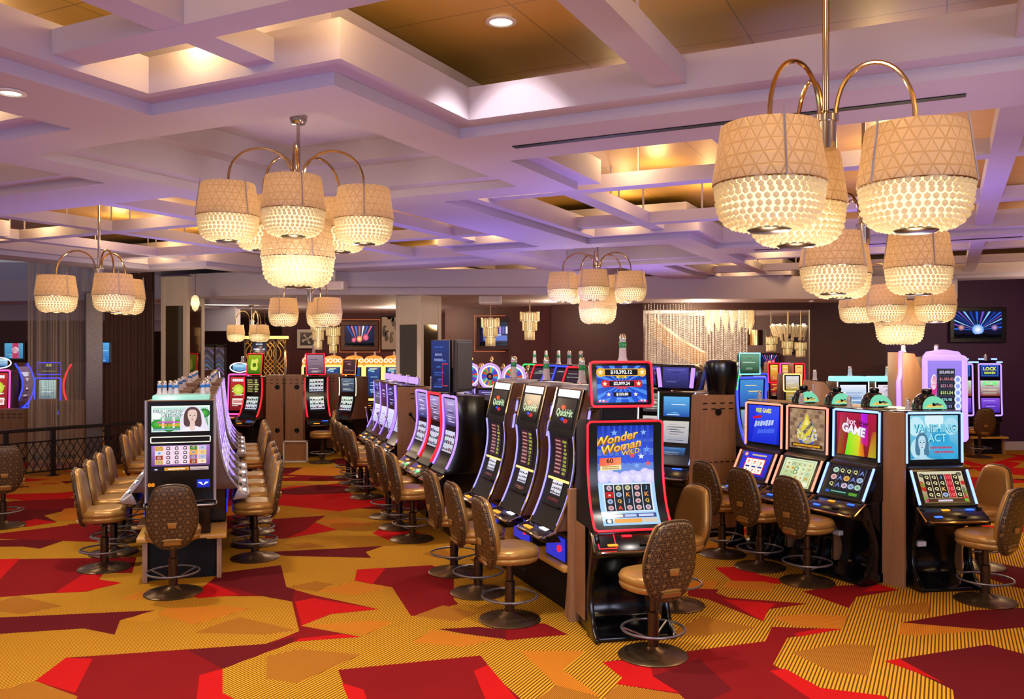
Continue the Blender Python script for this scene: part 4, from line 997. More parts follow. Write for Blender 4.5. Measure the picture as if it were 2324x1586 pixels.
def art_wheel():
    a = Art(1.0); a.disc(.5, .5, .5, 'f4eef8', n=36); a.up(); cs = ['d04a28', '2a50c8', '7a38b0', '30a8c0', 'c8b030', '4a58d8', 'e07a30', '3a9a58']
    for k in range(20):
        t0, t1 = 2*PI*k/20, 2*PI*(k+1)/20; a.poly([(.5, .5), (.5+.42*math.cos(t0), .5+.42*math.sin(t0)), (.5+.42*math.cos(t1), .5+.42*math.sin(t1))], cs[k % 8])
    a.up(); a.disc(.5, .5, .16, '18141c', n=16); a.up(); a.disc(.5, .5, .08, 'a05a30', n=12); return a
def art_stage(kind):
    def f():
        a = Art(1.6); r = random.Random(kind)
        if kind == 1:      # red and blue stage beams over a crowd
            a.rect(0, 0, 1, 1, '0a1030', '081848'); a.up()
            for k in range(13): x = .5+.05*(k-6); a.poly([(x, .25), (.5+.14*(k-6)-.03, .98), (.5+.14*(k-6)+.03, .98)], ['3a70f0', 'e03048', 'f0e8ff', '2a58d0', 'f06a80'][k % 5])
            a.up(); a.disc(.5, .35, .16, 'e83a30', 'fff0a0'); a.disc(.3, .3, .12, 'c02848', 'ff90b0'); a.disc(.72, .42, .16, 'd02a60', 'ff8aa0')
        elif kind == 2:    # blue white burst
            a.rect(0, 0, 1, 1, '060a20', '0a1840'); a.up()
            for k in range(17): t = PI*(k+.5)/17; a.poly([(.5, .3), (.5+.9*math.cos(t)/1.2, .3+.9*math.sin(t)), (.5+.9*math.cos(t+.07)/1.2, .3+.9*math.sin(t+.07))], ['2a60d8', '1a3aa0', '88c0ff', '7a4ac0'][k % 4])
            a.up(); a.disc(.5, .32, .2, '3a90f0', 'ffffff'); a.disc(.15, .4, .12, '2a2a70', 'f0b0a0'); a.disc(.85, .4, .12, '2a2a70', 'd0a0e0')
        else:              # dim stage in lilac
            a.rect(0, 0, 1, 1, '1a1c48', '0c0c24'); a.up()
            for k in range(8): a.small(.08+.11*k, .5, .15+.11*k, .8, ['7a8ae0', 'b08ae0', '4a5ac0', 'e8e0ff'][k % 4])
            a.small(.1, .2, .9, .42, '5a70c0'); a.small(.3, .42, .7, .48, 'b8c8f0')
        a.up(); 
        for k in range(26): a.disc(k/25, .08+.05*r.random(), .06, '04040a', n=8)
        a.small(0, 0, 1, .08, '04040a'); return a
    return f
# =================================================================== SLOT MACHINES (front faces local -Y)
class Front:
    """the curved front face of a cabinet: a (y, z) line swept across the width"""
    def __init__(s, pts, k=0):
        s.p = chaikin(pts, k, closed=False) if k else list(pts); s.L = [0]
        for a, b in zip(s.p, s.p[1:]): s.L.append(s.L[-1]+math.hypot(b[0]-a[0], b[1]-a[1]))
    def at(s, l):
        l = min(max(l, 0), s.L[-1])
        for i in range(len(s.p)-1):
            if l <= s.L[i+1] or i == len(s.p)-2:
                q = (l-s.L[i])/max(s.L[i+1]-s.L[i], 1e-9); a, b = s.p[i], s.p[i+1]
                ty, tz = b[0]-a[0], b[1]-a[1]; n = math.hypot(ty, tz)
                return a[0]+(b[0]-a[0])*q, a[1]+(b[1]-a[1])*q, -tz/n, ty/n
    def z2l(s, z):
        for i in range(len(s.p)-1):
            a, b = s.p[i], s.p[i+1]
            if a[1] <= z <= b[1]: return s.L[i]+(s.L[i+1]-s.L[i])*(z-a[1])/max(b[1]-a[1], 1e-9)
        return s.L[-1] if z > s.p[-1][1] else 0
    def surf(s, w, z0, z1, base=.004):
        l0, l1 = s.z2l(z0), s.z2l(z1)
        def f(a, t, off):
            y, z, ny, nz = s.at(l0+(l1-l0)*t); o = base+off; return Vector(((a-.5)*w, y+ny*o, z+nz*o))
        return f
def strip(surf, n=14, th=.006):
    """a thin solid plate lying on a front face"""
    m = MB(); vs = []; fs = []
    for i in range(n+1):
        for a, o in ((0, 0), (1, 0), (1, -th), (0, -th)): vs.append(surf(a, i/n, o))
    for i in range(n):
        for k in range(4): fs.append((i*4+k, i*4+(k+1) % 4, i*4+4+(k+1) % 4, i*4+4+k))
    fs += [(3, 2, 1, 0), (n*4, n*4+1, n*4+2, n*4+3)]
    return m.add(vs, fs)
def led_path(surf, r=.04, n=12, sides='full', w=1, h=1):
    rx, rt = r/w, r/h; P = []
    def arc(cx, ct, a0): return [(cx+rx*math.cos(a0+PI/2*k/4), ct+rt*math.sin(a0+PI/2*k/4)) for k in range(5)]
    P += [(1, rt+(1-2*rt)*i/n) for i in range(n+1)]+arc(1-rx, 1-rt, 0)+arc(rx, 1-rt, PI/2)+[(0, 1-rt-(1-2*rt)*i/n) for i in range(n+1)]+arc(rx, rt, PI)+arc(1-rx, rt, 1.5*PI)
    return [surf(a, t, .002) for a, t in P]
def buttons(t, z, y, w, mats, nz=(0, 0, 1), r=.022):
    n = len(mats)
    for i, mt in enumerate(mats):
        x = (i-(n-1)/2)*w/n
        MB().box((x, y, z+.004), (w/n*.7, .04, .012), .003).build('button', M_[mt], t)
def signal_lamp(t, x, y, z, band='lamp_green', h=.17, r=.035):
    s = MB().lathe([(.001, 0), (r*1.25, 0), (r*1.2, h*.06), (r*.95, h*.16), (r*.82, h*.55), (r*.78, h*.9), (r*.6, h), (.001, h)], 14); o = s.build('signal_lamp', M_['lamp_shell'], t); o.location = (x, y, z)
    MB().lathe([(r*.86, h*.52), (r*.9, h*.54), (r*.88, h*.72), (r*.82, h*.74)], 14).build('lamp_band', M_[band], o, label='green band' if band == 'lamp_green' else None)
    MB().lathe([(r*.84, h*.86), (r*.84, h*.92), (r*.6, h*1.04), (.001, h*1.05)], 12).build('lamp_cap', M_['chrome'], o)
def place(t, x, y, fx, fy): t.location = (x, y, 0); t.rotation_euler = (0, 0, head(fx, fy))

def slot(name, label, x, y, fx, fy, w, front, k=2, yb=.3, body='black_gloss', screens=(), led=None, led_z=None, led_mode='frame', led_r=.009, edge=None, deck=None, zbase=.0, base=None, lamp=None, top=None, group=None, btn=('button_amber', 'button_blue'), face_mat='black_gloss', led_w=None, trim=None, deck_mat='black_gloss'):
    t = thing(name, label, 'slot machine', (x, y, 0), head(fx, fy), group)
    fr = Front(front, k); zb, zt = fr.p[0][1], fr.p[-1][1]
    prof = list(fr.p)+[(yb, zt-.01), (yb, zb)]
    MB().prism(prof, -w/2, w/2, 'x', .006).build('cabinet', M_[body], t)
    strip(fr.surf(w*.94, zb+.01, zt-.01, .004), 16).build('bezel', M_[face_mat], t)
    for z0, z1, mg, art in screens:
        sf = fr.surf(w-2*mg, z0, z1, .0075); picture('screen', art(), sf, t)
    if led:
        z0, z1 = led_z or (zb+.02, zt-.015); lw = led_w or w*.97; sf = fr.surf(lw, z0, z1, .006); hh = fr.z2l(z1)-fr.z2l(z0)
        if led_mode == 'frame': MB().tube(led_path(sf, .035, 14, w=lw, h=hh), led_r, 6, closed=True).build('led_frame', M_[led], t)
        else:
            for a in (0, 1):
                MB().tube([sf(a, i/14, .003) for i in range(15)], led_r, 6).build('led_strip', M_[led], t)
            if led_mode == 'sides_top': MB().tube([sf(.04, 1, .003), sf(.96, 1, .003)], led_r, 6).build('led_strip', M_[led], t)
    if edge:
        sf = fr.surf(w*1.0, zb, zt, .0)
        for a in (0, 1): MB().tube([sf(a, i/16, .002) for i in range(17)], .013, 6).build('edge_trim', M_[edge], t)
    if deck:
        y0, y1, z0, z1, th = deck            # front y, rear y, front z, rear z, thickness
        o = MB().prism([(y0+.01, z0-th), (y0-.012, z0-th*.45), (y0, z0), (y1, z1), (y1+.05, z0-th*1.2)], -w/2-.012, w/2+.012, 'x', .008).build('button_deck', M_[deck_mat], t)
        m = MB(); m.tube([(-w/2-.012, y1, z1-.01), (-w/2-.012, y0+.03, z0-.004), (-w/2+.03, y0-.012, z0-.01), (w/2-.03, y0-.012, z0-.01), (w/2+.012, y0+.03, z0-.004), (w/2+.012, y1, z1-.01)], .011, 6); m.build('deck_trim', M_[trim or 'chrome'], o)
        n = len(btn)
        for i, b_ in enumerate(btn):
            q = .28+.45*(i % 2); bx = (i-(n-1)/2)*w*.8/max(n, 1); yy = y0+(y1-y0)*q; zz = z0+(z1-z0)*q
            MB().box((bx, yy, zz+.003), (w*.5/max(n, 2), .045, .012), .004).build('button', M_[b_], o)
    if base == 'bell':
        pr = [(-.36, 0), (-.36, .045), (-.05, .07), (.02, .2), (-.03, .42), (-.17, .58), (-.33, zb-.06), (-.33, zb), (yb, zb), (yb, 0)]
        MB().prism(chaikin(pr[:8], 1, False)+pr[8:], -w/2+.02, w/2-.02, 'x', .01).build('base', M_['black_gloss'], t)
        sd = [(-.40, 0), (-.40, .05), (-.30, .10), (-.22, .3), (-.24, .48), (-.36, .62), (-.40, zb), (-.30, zb), (-.20, .55), (-.13, .35), (-.16, .15), (-.10, .0)]
        for sx in (-1, 1): MB().box((sx*(w/2+.002), (yb-.08)/2, zb/2+.05), (.012, yb+.08, zb-.1)).build('side_panel', M_['wood_side'], t)
        for sx in (-1, 1): MB().prism(chaikin(sd, 1), sx*(w/2-.03), sx*(w/2+.005), 'x', .004).build('leg', M_['black_gloss'], t)
    elif base == 'box':
        MB().box((0, (yb-.2)/2, (zbase+zb)/2), (w*.86, yb+.2, zb-zbase), .008).build('base', M_['black_gloss'], t)
    if top: top(t, w, zt, yb, fr)
    if lamp: signal_lamp(t, *(lamp[:2]), zt+lamp[2], lamp[3] if len(lamp) > 3 else 'lamp_green', lamp[4] if len(lamp) > 4 else .17)
    return t
# ---------------------------------------------------------------- stands and wood carcasses
def stand(label, x, y, fx, fy, w, d, z=.44, end_legs=True, group=None):
    """bench under a machine or a row: w across the front, d deep"""
    t = thing('slot_bench', label, 'bench', (x, y, 0), head(fx, fy), group)
    MB().prism([(-w/2-.05, -d/2-.05), (w/2+.05, -d/2-.05), (w/2+.05, d/2+.05), (-w/2-.05, d/2+.05)], z-.045, z, 'z', .008).build('bench_top', M_['shelf_wood'], t)
    MB().box((0, .03, (z-.045)/2), (w-.09, d-.1, z-.045)).build('recess_panel', M_['black_matte'], t)
    for sx in (-1, 1):
        MB().prism([(-d/2, 0), (-d/2, .0), (-d/2+.03, z-.045), (d/2-.03, z-.045), (d/2, 0)], sx*(w/2-.045), sx*w/2, 'x', .003).build('end_panel', M_['wood_end'], t)
    return t
def carcass(label, x, y, fx, fy, w, d, h, mat='wood_side', taper=0, group=None, name='wood_carcass', detail=True, z0=0):
    """wood clad back-to-back cabinet; fx, fy is the face we see"""
    t = thing(name, label, 'wood cabinet', (x, y, 0), head(fx, fy), group)
    MB().loft([[(-w/2-taper, -d/2, z0), (w/2+taper, -d/2, z0), (w/2+taper, d/2, z0), (-w/2-taper, d/2, z0)], [(-w/2, -d/2, h), (w/2, -d/2, h), (w/2, d/2, h), (-w/2, d/2, h)]]).build('cladding', M_[mat], t)
    if detail:
        MB().box((0, -d/2-.002, .05), (w+taper*1.9, .012, .1)).build('plinth', M_['black_matte'], t)
        m = MB()
        for i in range(4):
            for j in (0, 1): m.box((-.18+.12*i, -d/2-.003, h-.10-.07*j), (.06, .012, .012))
        m.build('vent_slots', M_['black_matte'], t)
    return t
# ============ 1. red framed portrait machine
E1 = Vector((.355, -.935))                        # outward end of the curved-machine bank
def top_wild(t, w, zt, yb, fr):
    o = MB().box((0, .06, zt+.06), (.30, .10, .16), .01).build('topper_neck', M_['black_matte'], t)
    M = Matrix.Translation((0, .0, 2.01)) @ Matrix.Rotation(math.radians(-8), 4, 'X')
    pts = chaikin([(-.265, -.185), (.265, -.185), (.265, .185), (-.265, .185)], 0)
    def rr(wd, hh, r): return [(sx*(wd-r)+r*math.cos(a), sz*(hh-r)+r*math.sin(a)) for sx, sz, a0 in ((1, 1, 0), (-1, 1, PI/2), (-1, -1, PI), (1, -1, 1.5*PI)) for a in (a0+PI/8*k for k in range(5))]
    P = rr(.268, .188, .03)
    p = MB().prism(P, -.03, .03, 'y', .004, M=M).build('topper', M_['black_gloss'], t)
    MB().tube([M @ Vector((a, -.032, b)) for a, b in rr(.264, .184, .03)], .010, 6, closed=True).build('led_frame', M_['led_red'], p)
    picture('screen', art_jackpots(), flat_surf(.43, .305, M @ Matrix.Translation((0, -.034, 0))), p)
wx, wy = .90, 7.24; NW = Vector((.20, -.98))
t = slot('portrait_slot_machine', 'tall black slot machine with red glowing frame, curved portrait screen and jackpot topper', wx, wy, NW.x, NW.y, .66,
     [(-.33, .86), (-.27, .93), (-.19, 1.05), (-.13, 1.25), (-.115, 1.45), (-.12, 1.72)], 2, .18, 'black_matte', [(.90, 1.68, .09, art_wild)], 'led_red', (.865, 1.715), 'frame', .009, None,
     deck=(-.43, -.31, .735, .86, .055), base='bell', top=top_wild, lamp=(.04, .06, .48, 'lamp_green', .22), btn=('button_amber', 'led_red', 'black_matte', 'button_amber'), trim='chrome')
q0 = lambda x, u: (x, -.425+.11*u, .739+.116*u)
MB().tube([q0(-.31, .1), q0(-.17, .1), q0(-.17, .95), q0(-.31, .95)], .006, 6, closed=True).build('led_outline', M_['led_red'], t)
# wood end behind it and the core of the bank
AQ = Vector((-.355, .935)); NR = -NQ
pc = Vector((.80, 7.24))+AQ*.24
carcass('tall wood end panel behind the red-framed machine', pc.x, pc.y, E1.x, E1.y, .50, .06, 1.12, 'wood_end', detail=False)
# ============ 2. three curved chrome machines on a bench
def top_quick(t, w, zt, yb, fr):
    MB().prism([(-.04, zt-.005), (.22, zt-.03), (.22, zt+.03), (.02, zt+.035), (-.03, zt+.02)], -w/2+.01, w/2-.01, 'x', .006).build('top_cap', M_['silver_plastic'], t)
    sf = fr.surf(w*.78, zt-.075, zt-.012, .010); strip(sf, 6, .012).build('top_light', M_['led_white'], t)
    for i, z in enumerate((zt-.16, zt-.30)):
        MB().box((w/2+.03, .02-.03*i, z), (.06, .12, .035), .01).build('side_light_bracket', M_['chrome'], t)
        MB().tube([(w/2+.045, -.03-.03*i, z-.02), (w/2+.04, -.05-.03*i, z-.16)], .012, 8).build('led_strip', M_['led_peri'], t)
QF = [(-.335, .745), (-.30, .80), (-.22, .98), (-.155, 1.2), (-.135, 1.42), (-.155, 1.55), (-.15, 1.58), (-.06, 1.95)]
qpos = [Vector((.58, 7.80)), Vector((.29, 8.52)), Vector((-.03, 9.38))]
qlb = ['curved chrome slot machine with black glass head, first behind the red-framed one', 'curved chrome slot machine with black glass head, middle of its row of three', 'curved chrome slot machine with black glass head, farthest of its row of three']
for i, p in enumerate(qpos):
    t = slot('curved_slot_machine', qlb[i], p.x, p.y, NQ.x, NQ.y, .56, QF, 2, .16, 'wood_dark',
         [(1.60, 1.86, .075, art_quick), (1.17, 1.52, .13, art_pay(seed=i+1)), (1.0, 1.14, .16, art_reels('f4f4ff', 1.6, i)), (.955, .985, .16, art_generic('401018', '601820', 'f0e040', None, i, 6, 4))],
         'led_peri', (.79, 1.55), 'sides', .010, 'chrome', deck=(-.46, -.33, .715, .755, .05), base='box', zbase=.44, face_mat='black_matte', lamp=(.0, .05, .05, 'lamp_green', .22), top=top_quick, group='curved chrome slot machines', btn=('button_amber', 'button_white'))
    MB().box((0, -.208, .56), (.40, .012, .20), .004).build('belly_panel', M_['soft_blue'], t, label='blue lit belly panel')
    MB().lathe([(.001, 0), (.03, 0), (.03, .012), (.001, .014)], 16, M=Matrix.Translation((.10, -.214, .56)) @ Matrix.Rotation(PI/2, 4, 'X')).build('belly_button', M_['led_red'], t)
    f2 = Front(QF, 2); sf = f2.surf(.5, .80, .84, .012); MB().box((0, -.255, .93), (.36, .03, .02), .004).build('meter_bar', M_['black_matte'], t)
    strip(f2.surf(.44, 1.135, 1.155, .012), 3, .01).build('meter_light', M_['led_gold'], t)
c = (qpos[0]+qpos[2])/2
stand('long wood bench carrying the three curved chrome machines', c.x+.05, c.y+.10, NQ.x, NQ.y, 2.34, .58)
cc_ = c+NR*.32+AQ*.08
carcass('dark core cabinet behind the three curved chrome machines', cc_.x, cc_.y, NQ.x, NQ.y, 2.15, .22, 1.5, 'wood_dark', detail=False, z0=.445)
# ============ 3. four slant machines, three in a row and one at the end
SF = [(-.33, .80), (-.165, 1.13), (-.10, 1.17), (-.09, 1.70)]
AR = Vector((-.446, .895)); NS = Vector((-.895, -.446)); NE = Vector((.446, -.895))
p3 = Vector((3.575, 8.88)); spos = [p3, p3+AR*.665, p3+AR*1.33]; pe = Vector((4.12, 8.64)); NP = Vector((.12, -.993))
sdef = [(spos[0], NS, 'slant slot machine reading hot new game over a grid of letters', art_hot, art_queens, 'led_ice'), (spos[1], NS, 'slant slot machine with a gold coin pile above a pale green grid', art_coins, art_pale, 'led_salmon'),
        (spos[2], NS, 'slant slot machine with blue title screen over three white reels', art_free, art_three_reels, 'led_salmon'), (pe, NP, 'slant slot machine at the bank end with a pale blue face on screen', art_vanish, art_qgrid, 'led_ice')]
for p, n, lb, a1, a2, lc in sdef:
    t = slot('slant_slot_machine', lb, p.x, p.y, n.x, n.y, .61, SF, 0, .12, 'black_gloss', [(1.225, 1.655, .055, a1), (.835, 1.115, .075, a2)], None, deck=(-.50, -.325, .70, .805, .05), base='bell', group='slant slot machines',
             btn=('button_blue', 'button_amber', 'black_matte', 'button_blue'), trim='brass')
    fr = Front(SF)
    for z0, z1, nm in ((1.19, 1.68, 'u'), (.82, 1.125, 'l')):
        sf = fr.surf(.58, z0, z1, .008)
        for a in (0, 1): MB().tube([sf(a, 0, .004), sf(a, 1, .004)], .012, 6).build('led_strip', M_[lc], t)
    sf = fr.surf(.58, 1.68, 1.69, .008); MB().tube([sf(.03, 0, .004), sf(.97, 0, .004)], .012, 6).build('led_strip', M_[lc], t)
    MB().box((-.18, -.16, .42), (.09, .06, .05), .005).build('card_slot', M_['white_plastic'], t)
    signal_lamp(t, -.20, .02, 1.70, 'lamp_clear', .11, .026)
# wood carcass of that bank, its table top and the glass domes standing on it
cA = p3+AR*.92-NS*.30
carcass('warm wood cabinet backing the row of slant machines', cA.x, cA.y, NS.x, NS.y, 1.9, .30, 1.69, 'wood_side', detail=False)
cB = pe-NP*.22
carcass('black back panel behind the end slant machine', cB.x, cB.y, NP.x, NP.y, .60, .14, 1.69, 'black_matte', detail=False)
va, vb = Vector((3.66, 8.585)), Vector((3.785, 8.40)); vm = (va+vb)/2; vd = (vb-va).normalized()
carcass('warm wood panel between the end slant machine and its neighbours', vm.x, vm.y, vd.y, -vd.x, (vb-va).length, .03, 1.69, 'wood_side', detail=False)
for sgn in (1,):
    pb = cA-NS*.60
    carcass('second wood backed row standing behind the slant machines', pb.x, pb.y, NS.x, NS.y, 1.9, .42, 1.66, 'wood_side', detail=False)
for i, (px, py, d, r) in enumerate([(1824, 905, 10.0, .125), (1899, 905, 9.6, .125), (1984, 911, 9.25, .13), (2103, 914, 8.85, .135)]):
    c = dp(px, 930, d)
    lb = ['first', 'second', 'third', 'fourth'][i]+' green glass dome with black knob, counted from the row\'s far end'
    t = thing('glass_dome_topper', lb, 'dome topper', (c.x, c.y, 1.696), 0, 'green glass domes on the slant bank')
    MB().lathe([(r*1.05, 0), (r*1.02, r*.35), (r*.9, r*.75), (r*.6, r*1.08), (r*.3, r*1.2), (.001, r*1.22)][::-1], 24).build('dome', M_['black_gloss'], t)
    def dome_art():
        a = Art(1.4); a.poly([(.5+.5*math.cos(t_), .0+.95*math.sin(t_)) for t_ in [PI*k/14 for k in range(15)]], '7ad8b0'); a.up(); a.poly([(.1, .1), (.3, .35), (.5, .3), (.75, .4), (.9, .12)], 'e0d070'); a.poly([(.5, .3), (.62, .45), (.85, .3), (.7, .2)], '28344a'); a.disc(.35, .22, .1, 'f0a030'); return a
    sf = lambda s, t_, o, r=r: Vector(((s-.5)*r*1.9, -r*1.06+.22*r*t_-o, .01+t_*r*1.0))
    q = obj('picture_glass', art_mesh('picture_glass', dome_art(), sf), M_['screen_image'], t); q.rotation_euler = (0, 0, .1)
    MB().lathe([(.001, r*1.2), (.045, r*1.2), (.05, r*1.3), (.045, r*1.5), (.02, r*1.55), (.001, r*1.55)], 16).build('knob', M_['black_gloss'], t)
# ============ 4. near island: upright machine at its end
EL = -A1
fo = Vector((-3.36, 8.90))
UF = [(-.31, .80), (-.30, .84), (-.29, 1.80)]
def top_up(t, w, zt, yb, fr):
    MB().prism([(-.27, zt-.005), (.15, zt-.005), (.13, zt+.045), (-.22, zt+.045)], -w/2+.05, w/2-.05, 'x', .012).build('top_light', M_['teal_plastic'], t, label='pale teal lit cap')
t = slot('upright_slot_machine', 'upright slot machine with a veiled woman on its upper screen at the island end', fo.x, fo.y, EL.x, EL.y, .64, UF, 0, .18, 'wood_dark', [(1.49, 1.745, .05, art_athens), (1.105, 1.355, .05, art_athens_reels)],
     None, edge='silver_plastic', deck=(-.36, -.30, .775, .80, .04), base='box', zbase=.44, top=top_up, btn=('button_white', 'black_matte'), trim='silver_plastic')
fr = Front(UF, 0); sf = fr.surf(.55, 1.385, 1.44, .008)
MB().tube(led_path(sf, .008, 4, w=.55, h=.055), .004, 6, closed=True).build('meter_frame', M_['led_cream'], t)
picture('screen', (lambda: Art(1).rect(0, 0, 1, 1, '1020a0', '2840e8').up().poly([(.1, .7), (.35, .7), (.5, .3), (.65, .7), (.9, .7), (.9, .62), (.6, .35), (.4, .35), (.1, .62)], 'f4f8ff'))(), (lambda s, q, o: fr.surf(.12, .93, 1.01, .008)(s, q, o)+Vector((.21, 0, 0))), t)
picture('screen', (lambda: Art(1).rect(0, 0, 1, 1, '301008').up().text('88', .5, .5, .7, 'ff9a20', bold=.03))(), (lambda s, q, o: fr.surf(.07, .95, 1.0, .008)(s, q, o)+Vector((-.27, 0, 0))), t)
for x in (-.22, -.17, -.12, -.06): signal_lamp(t, x, .02+.05*math.sin(x*40), 1.845, 'lamp_blue', .13, .024)
signal_lamp(t, .2, .0, 1.845, 'lamp_blue', .13, .024); signal_lamp(t, .24, .06, 1.845, 'lamp_blue', .13, .024)
stand('wood bench with yellow edge under the upright machine', fo.x, fo.y+.03, EL.x, EL.y, .74, .50, .45)
LF = [(-.33, .80), (-.22, .93), (-.15, 1.15), (-.115, 1.45), (-.08, 1.80)]
for gi, ss in enumerate(([0, .72, 1.44, 2.16], [3.85, 4.55, 5.25, 5.95])):
    for i, s in enumerate(ss):
        for sg in (-1, 1):
            p = Q1+A1*(s+.14)+N1*(.205*sg+.05); n = N1*sg; side = 'railing side' if sg < 0 else 'aisle side'
            lb = f'{ords[gi*4+i]} narrow slanted slot machine on the {side} of the near island'
            t = slot('slanted_slot_machine', lb, p.x, p.y, n.x, n.y, .60, LF, 1, .17, 'wood_dark', [(1.25, 1.75, .07, art_generic('5a3a7a', 'c8b0e8', 'f0e8ff', None, i+gi*7, .8, 20)), (.93, 1.2, .08, art_reels('f0e8f8', 1.4, i))], 'led_lilac', (.86, 1.79), 'sides', .006, 'silver_plastic',
                 deck=(-.42, -.32, .74, .80, .05), base='box', zbase=.44, lamp=(.1, .05, .0, 'lamp_blue', .14), group=f'slanted machines on the {side} of the near island', btn=('button_white', 'black_matte'), trim='white_plastic', deck_mat='silver_plastic')
            MB().box((0, -.208, .58), (.3, .012, .12), .004).build('belly_panel', M_['soft_blue'], t)
    pm = Q1+A1*((ss[0]+ss[-1])/2+.20)
    stand(f'long low wood bench under the {"front" if gi == 0 else "rear"} half of the near island', pm.x, pm.y+.03, N1.x, N1.y, 2.56 if gi == 0 else 2.56, .80)
# ============ 5. neon edged trio with a double display, and the violet topped four
VF = [(-.36, .80), (-.30, .88), (-.20, 1.10), (-.165, 1.35), (-.19, 1.74)]
for i, (q, lc, c1) in enumerate(zip([(-.54, 10.83), (-.79, 11.54), (-1.03, 12.26)], ['led_violet', 'led_red', 'led_violet'], ['3a2a68', '4a2038', '2a3a78'])):
    t = slot('neon_slot_machine', f'slant slot machine edged with {"red" if i == 1 else "violet"} neon, {["nearest the double display", "middle of its trio", "farthest of its trio"][i]}', q[0]-.05, q[1], NQ.x, NQ.y, .60, VF, 2, .16, 'black_gloss',
         [(1.36, 1.69, .07, art_generic(c1, 'b0a0d8', 'd8c8f0', None, i, .9, 22)), (1.0, 1.31, .07, art_reels('d8d8f0', 1.1, i+4))], lc, (.86, 1.725), 'sides_top', .016, None, deck=(-.50, -.35, .70, .80, .05), base='box', zbase=.0, lamp=(-.22, .02, .0, 'lamp_clear', .17),
         group='neon edged slant machines', btn=('button_amber', 'button_amber', 'led_green'), trim='brass')
carcass('dark cabinet backing the neon edged trio', -.32, 11.62, NQ.x, NQ.y, 2.1, .4, 1.66, 'black_matte', detail=False)
dt = thing('double_display', 'tall double black display panel angled like an open book above the neon machines', 'display', tuple(dp(1027, 890, 10.6)), 0)
dz = 2.42-dt.location.z
MB().cyl((0, .1, -.09), (0, .1, .3), .04, 12).build('mount_post', M_['black_matte'], dt)
def art_dark(): return art_generic('14183a', '2a3a78', '3a5ab0', None, 5, .55, 16)().up().small(.62, .1, .95, .12, 'd03050').small(.62, .1, .65, .55, 'c02848').small(.62, .53, .95, .55, 'd03050').smear(.42, .72, .4, .05, '8a90c0').smear(.42, .62, .5, .05, '8a90c0')
for sx, an, wd in ((-1, math.radians(-36), .30), (1, math.radians(58), .36)):
    M = Matrix.Translation((.02*sx, 0, dz/2)) @ Matrix.Rotation(an, 4, 'Z') @ Matrix.Translation((sx*wd/2, 0, 0))
    pn = MB().box((0, 0, 0), (wd, .05, dz), .008, M=M).build('display_panel', M_['black_gloss' if sx < 0 else 'grey_panel'], dt)
    if sx < 0: picture('screen', art_dark(), flat_surf(wd*.94, dz*.97, M @ Matrix.Translation((0, -.027, 0))), pn)
    else: MB().box((0, -.027, 0), (wd*.86, .01, dz*.9), .004, M=M).build('back_plate', M_['grey_panel'], pn)
def top_filigree(t, w, zt, yb, fr):
    m = MB()
    for k in range(6):
        x = -w/2+w*(k+.5)/6
        m.tube([(x+.045*math.cos(2*PI*j/10), .02, zt+.07+.05*math.sin(2*PI*j/10)) for j in range(10)], .008, 5, closed=True)
        m.tube([(x+.02*math.cos(2*PI*j/8), .02, zt+.07+.022*math.sin(2*PI*j/8)) for j in range(8)], .006, 5, closed=True)
    m.build('filigree_topper', M_['led_lilac'], t)
for i, q in enumerate([(-1.59, 13.86), (-1.84, 14.58), (-2.06, 15.28), (-2.28, 15.98)]):
    t = slot('filigree_slot_machine', f'{ords[i]} slot machine under the violet filigree, counted from the lever panel', q[0], q[1], NQ.x, NQ.y, .60, VF, 2, .16, 'black_gloss', [(1.36, 1.69, .07, art_generic('181438', '3a3080', 'c0c0ff' if i else 'ff4a4a', None, i, .9, 14)), (1.0, 1.31, .09, art_generic('b8b8e0', 'e8e4ff', '7a6ab0', None, i+3, 1, 8))],
         'led_violet', (.86, 1.72), 'sides', .010, None, deck=(-.50, -.35, .70, .80, .05), base='box', top=top_filigree, lamp=(.2, .05, .0, 'lamp_clear', .14), group='violet topped slot machines', btn=('button_amber', 'button_amber', 'button_white'), trim='chrome')
    MB().tube([(-.31, -.3, .95), (-.36, -.33, 1.2)], .008, 6).sphere((-.36, -.33, 1.22), .025, 8, 6).build('lever', M_['chrome'], t)
pe4 = Vector((-1.36, 13.55))
t = carcass('reddish wood end panel with a lever and round grommets at the violet topped row', pe4.x-.02, pe4.y-.05, E1.x, E1.y, .78, .10, 1.72, 'wood_end')
MB().lathe([(.001, 0), (.055, 0), (.055, .02), (.001, .03)], 20, M=Matrix.Translation((.02, -.05, 1.02)) @ Matrix.Rotation(PI/2, 4, 'X')).tube([(.02, -.07, 1.02), (-.22, -.10, 1.30)], .01, 8).sphere((-.22, -.10, 1.31), .03, 10, 8).build('lever_arm', M_['black_matte'], t)
for x, z in ((.32, 1.08), (-.02, 1.45)): MB().lathe([(.001, 0), (.05, 0), (.05, .012), (.001, .014)], 18, M=Matrix.Translation((x, -.05, z)) @ Matrix.Rotation(PI/2, 4, 'X')).build('grommet', M_['black_matte'], t)
carcass('wood core behind the violet topped row', -1.60, 15.10, NQ.x, NQ.y, 2.2, .30, 1.66, 'wood_side', detail=False)
